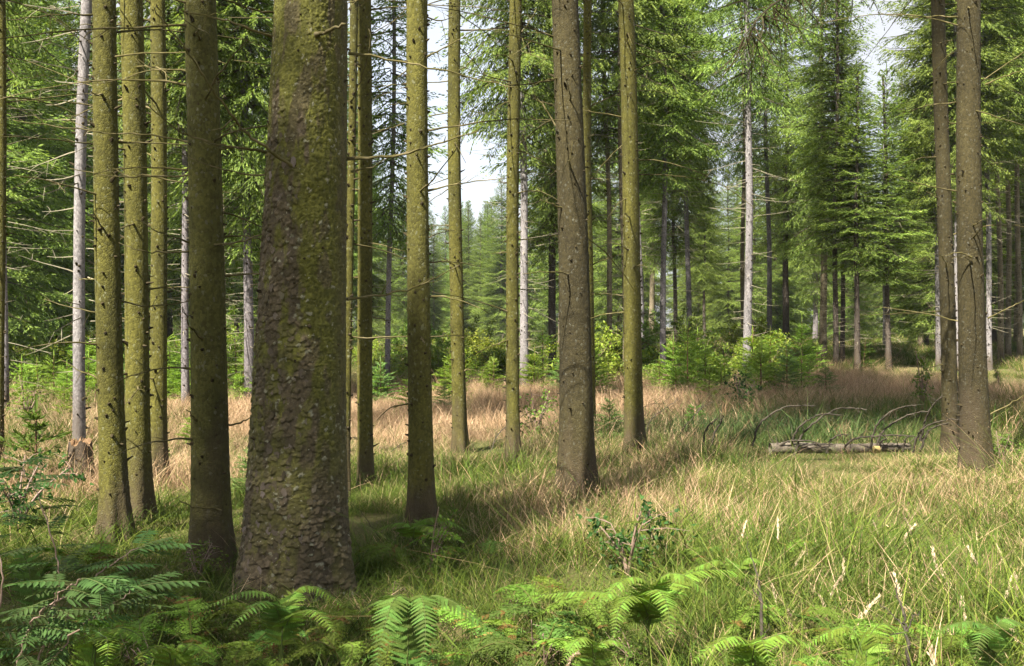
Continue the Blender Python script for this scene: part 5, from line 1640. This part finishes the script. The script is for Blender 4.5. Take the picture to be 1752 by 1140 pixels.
    scatter(13.0, 22.0, 2.3, 'mid')
    scatter(21.0, 40.0, 1.3, 'mid')
    scatter(34.0, 70.0, 0.25, 'far')
    A = np.concatenate
    pts, rot, scl, idx, tint = A(pts), A(rot), A(scl), A(idx), A(tint)
    me = bpy.data.meshes.new('grass')
    me.vertices.add(len(pts)); me.vertices.foreach_set('co', pts.astype(np.float32).ravel())
    for nm, ty, ar in (('rot', 'FLOAT_VECTOR', rot), ('tint', 'FLOAT_VECTOR', tint)):
        a = me.attributes.new(nm, ty, 'POINT'); a.data.foreach_set('vector', ar.astype(np.float32).ravel())
    a = me.attributes.new('scl', 'FLOAT', 'POINT'); a.data.foreach_set('value', scl.astype(np.float32))
    a = me.attributes.new('idx', 'INT', 'POINT'); a.data.foreach_set('value', idx.astype(np.int32))
    me.update()
    o = link('grass', me, kind='stuff', label='green and straw coloured grass covering the forest clearing', cat='grass')
    ng = bpy.data.node_groups.new('grass_spread', 'GeometryNodeTree')
    ng.interface.new_socket('Geometry', in_out='INPUT', socket_type='NodeSocketGeometry')
    ng.interface.new_socket('Geometry', in_out='OUTPUT', socket_type='NodeSocketGeometry')
    N, L = ng.nodes, ng.links
    gi, go = N.new('NodeGroupInput'), N.new('NodeGroupOutput')
    join = N.new('GeometryNodeGeometryToInstance')
    infos = []
    for ob in TUFTS:
        oi = N.new('GeometryNodeObjectInfo'); oi.inputs['Object'].default_value = ob
        infos.append(oi)
    for oi in reversed(infos): L.new(oi.outputs['Geometry'], join.inputs[0])
    iop = N.new('GeometryNodeInstanceOnPoints')
    def named(nm, ty):
        a = N.new('GeometryNodeInputNamedAttribute'); a.data_type = ty; a.inputs['Name'].default_value = nm
        return a.outputs['Attribute']
    iop.inputs['Pick Instance'].default_value = True
    L.new(gi.outputs[0], iop.inputs['Points'])
    L.new(join.outputs[0], iop.inputs['Instance'])
    L.new(named('idx', 'INT'), iop.inputs['Instance Index'])
    e2r = N.new('FunctionNodeEulerToRotation')
    L.new(named('rot', 'FLOAT_VECTOR'), e2r.inputs[0])
    L.new(e2r.outputs[0], iop.inputs['Rotation'])
    L.new(named('scl', 'FLOAT'), iop.inputs['Scale'])
    L.new(iop.outputs[0], go.inputs[0])
    md = o.modifiers.new('grass_spread', 'NODES'); md.node_group = ng
    print('grass clumps', len(pts))
grass()

# ------------------------------------------------------------------ look-alikes told apart by the near trunks they stand between
LANDMARKS = [(-3, 'thin edge trunk'), (187, 'sunlit olive trunk'), (270, 'slender yellow trunk'), (362, 'dark brown trunk'), (515, 'thickest trunk'), (622, 'straight yellow green trunk'), (719, 'mid sized mossy trunk'), (782, 'slim sky gap trunk'), (878, 'slim olive trunk'), (982, 'stout brown trunk'), (1080, 'olive green trunk'), (1278, 'brightest pale trunk'), (1408, 'tan grey trunk'), (1620, 'thinner log trunk'), (1662, 'thicker log trunk')]
ORD = 'first second third fourth fifth sixth seventh eighth ninth tenth eleventh twelfth thirteenth fourteenth fifteenth sixteenth seventeenth eighteenth nineteenth twentieth'.split() + ['twenty-' + w for w in 'first second third fourth fifth sixth seventh eighth ninth'.split()]
SHORT = {'far hazy spruces': 'far hazy spruce', 'spruces behind the grey and tan trunks': 'green spruce', 'dark wood at the far edge of the clearing beside the stump': 'dark dense spruce', 'sunlit spruces behind the two dark trunks': 'bright dense spruce', 'yellow green bushes before the far wood': 'yellow green bush', 'belt of young spruces along the far side of the grass': 'young belt spruce', 'pale plumed grass stalks': 'pale plumed grass stalk', 'low ferns in the undergrowth': 'low sunken fern', 'leafy herbs in the undergrowth': 'small leafy herb', 'near stand outside the picture': 'stand spruce outside the picture'}
def tell_apart():
    buckets = {}
    for o in COL.objects:
        if o.parent is None and o.get('group') in SHORT and o.location.y > 0.5:
            px = CX + o.location.x / o.location.y * FPX
            i = -1
            while i + 1 < len(LANDMARKS) and LANDMARKS[i + 1][0] <= px: i += 1
            buckets.setdefault((o['group'], i), []).append((px, o))
    for (grp, i), row in buckets.items():
        row.sort(key=lambda r: r[0])
        if i < 0: row.reverse()
        for n_, (px, o) in enumerate(row):
            num = ORD[n_] if n_ < len(ORD) else 'outermost'
            a_ = LANDMARKS[max(i, 0)][1]
            b_ = 'the ' + LANDMARKS[i + 1][1] if 0 <= i < len(LANDMARKS) - 1 else 'the photo edge'
            o['label'] = f'{num} {SHORT[grp]} from the {a_} towards {b_}'
tell_apart()

# ------------------------------------------------------------------ the hazy air of the wood
def haze():
    x0, x1, y0, y1, z0, z1 = GROUND_BOX[0] - 3, GROUND_BOX[1] + 3, GROUND_BOX[2] - 3, GROUND_BOX[3] + 3, -1.3, 32
    V = np.array([[x, y, z] for x in (x0, x1) for y in (y0, y1) for z in (z0, z1)])
    Q = np.array([[0, 1, 3, 2], [4, 6, 7, 5], [0, 4, 5, 1], [2, 3, 7, 6], [0, 2, 6, 4], [1, 5, 7, 3]])
    m = bpy.data.materials.new('haze_air'); m.use_nodes = True
    nt = m.node_tree; nt.nodes.clear()
    out = nt.nodes.new('ShaderNodeOutputMaterial')
    v = nt.nodes.new('ShaderNodeVolumePrincipled')
    v.inputs['Color'].default_value = (0.80, 0.88, 0.95, 1)
    v.inputs['Density'].default_value = 0.0003
    v.inputs['Anisotropy'].default_value = 0.2
    nt.links.new(v.outputs[0], out.inputs['Volume'])
    link('haze', make_mesh('haze', V, [Q], None, False, (m,)), kind='stuff', label='thin pale haze between the trees', cat='haze')
haze()
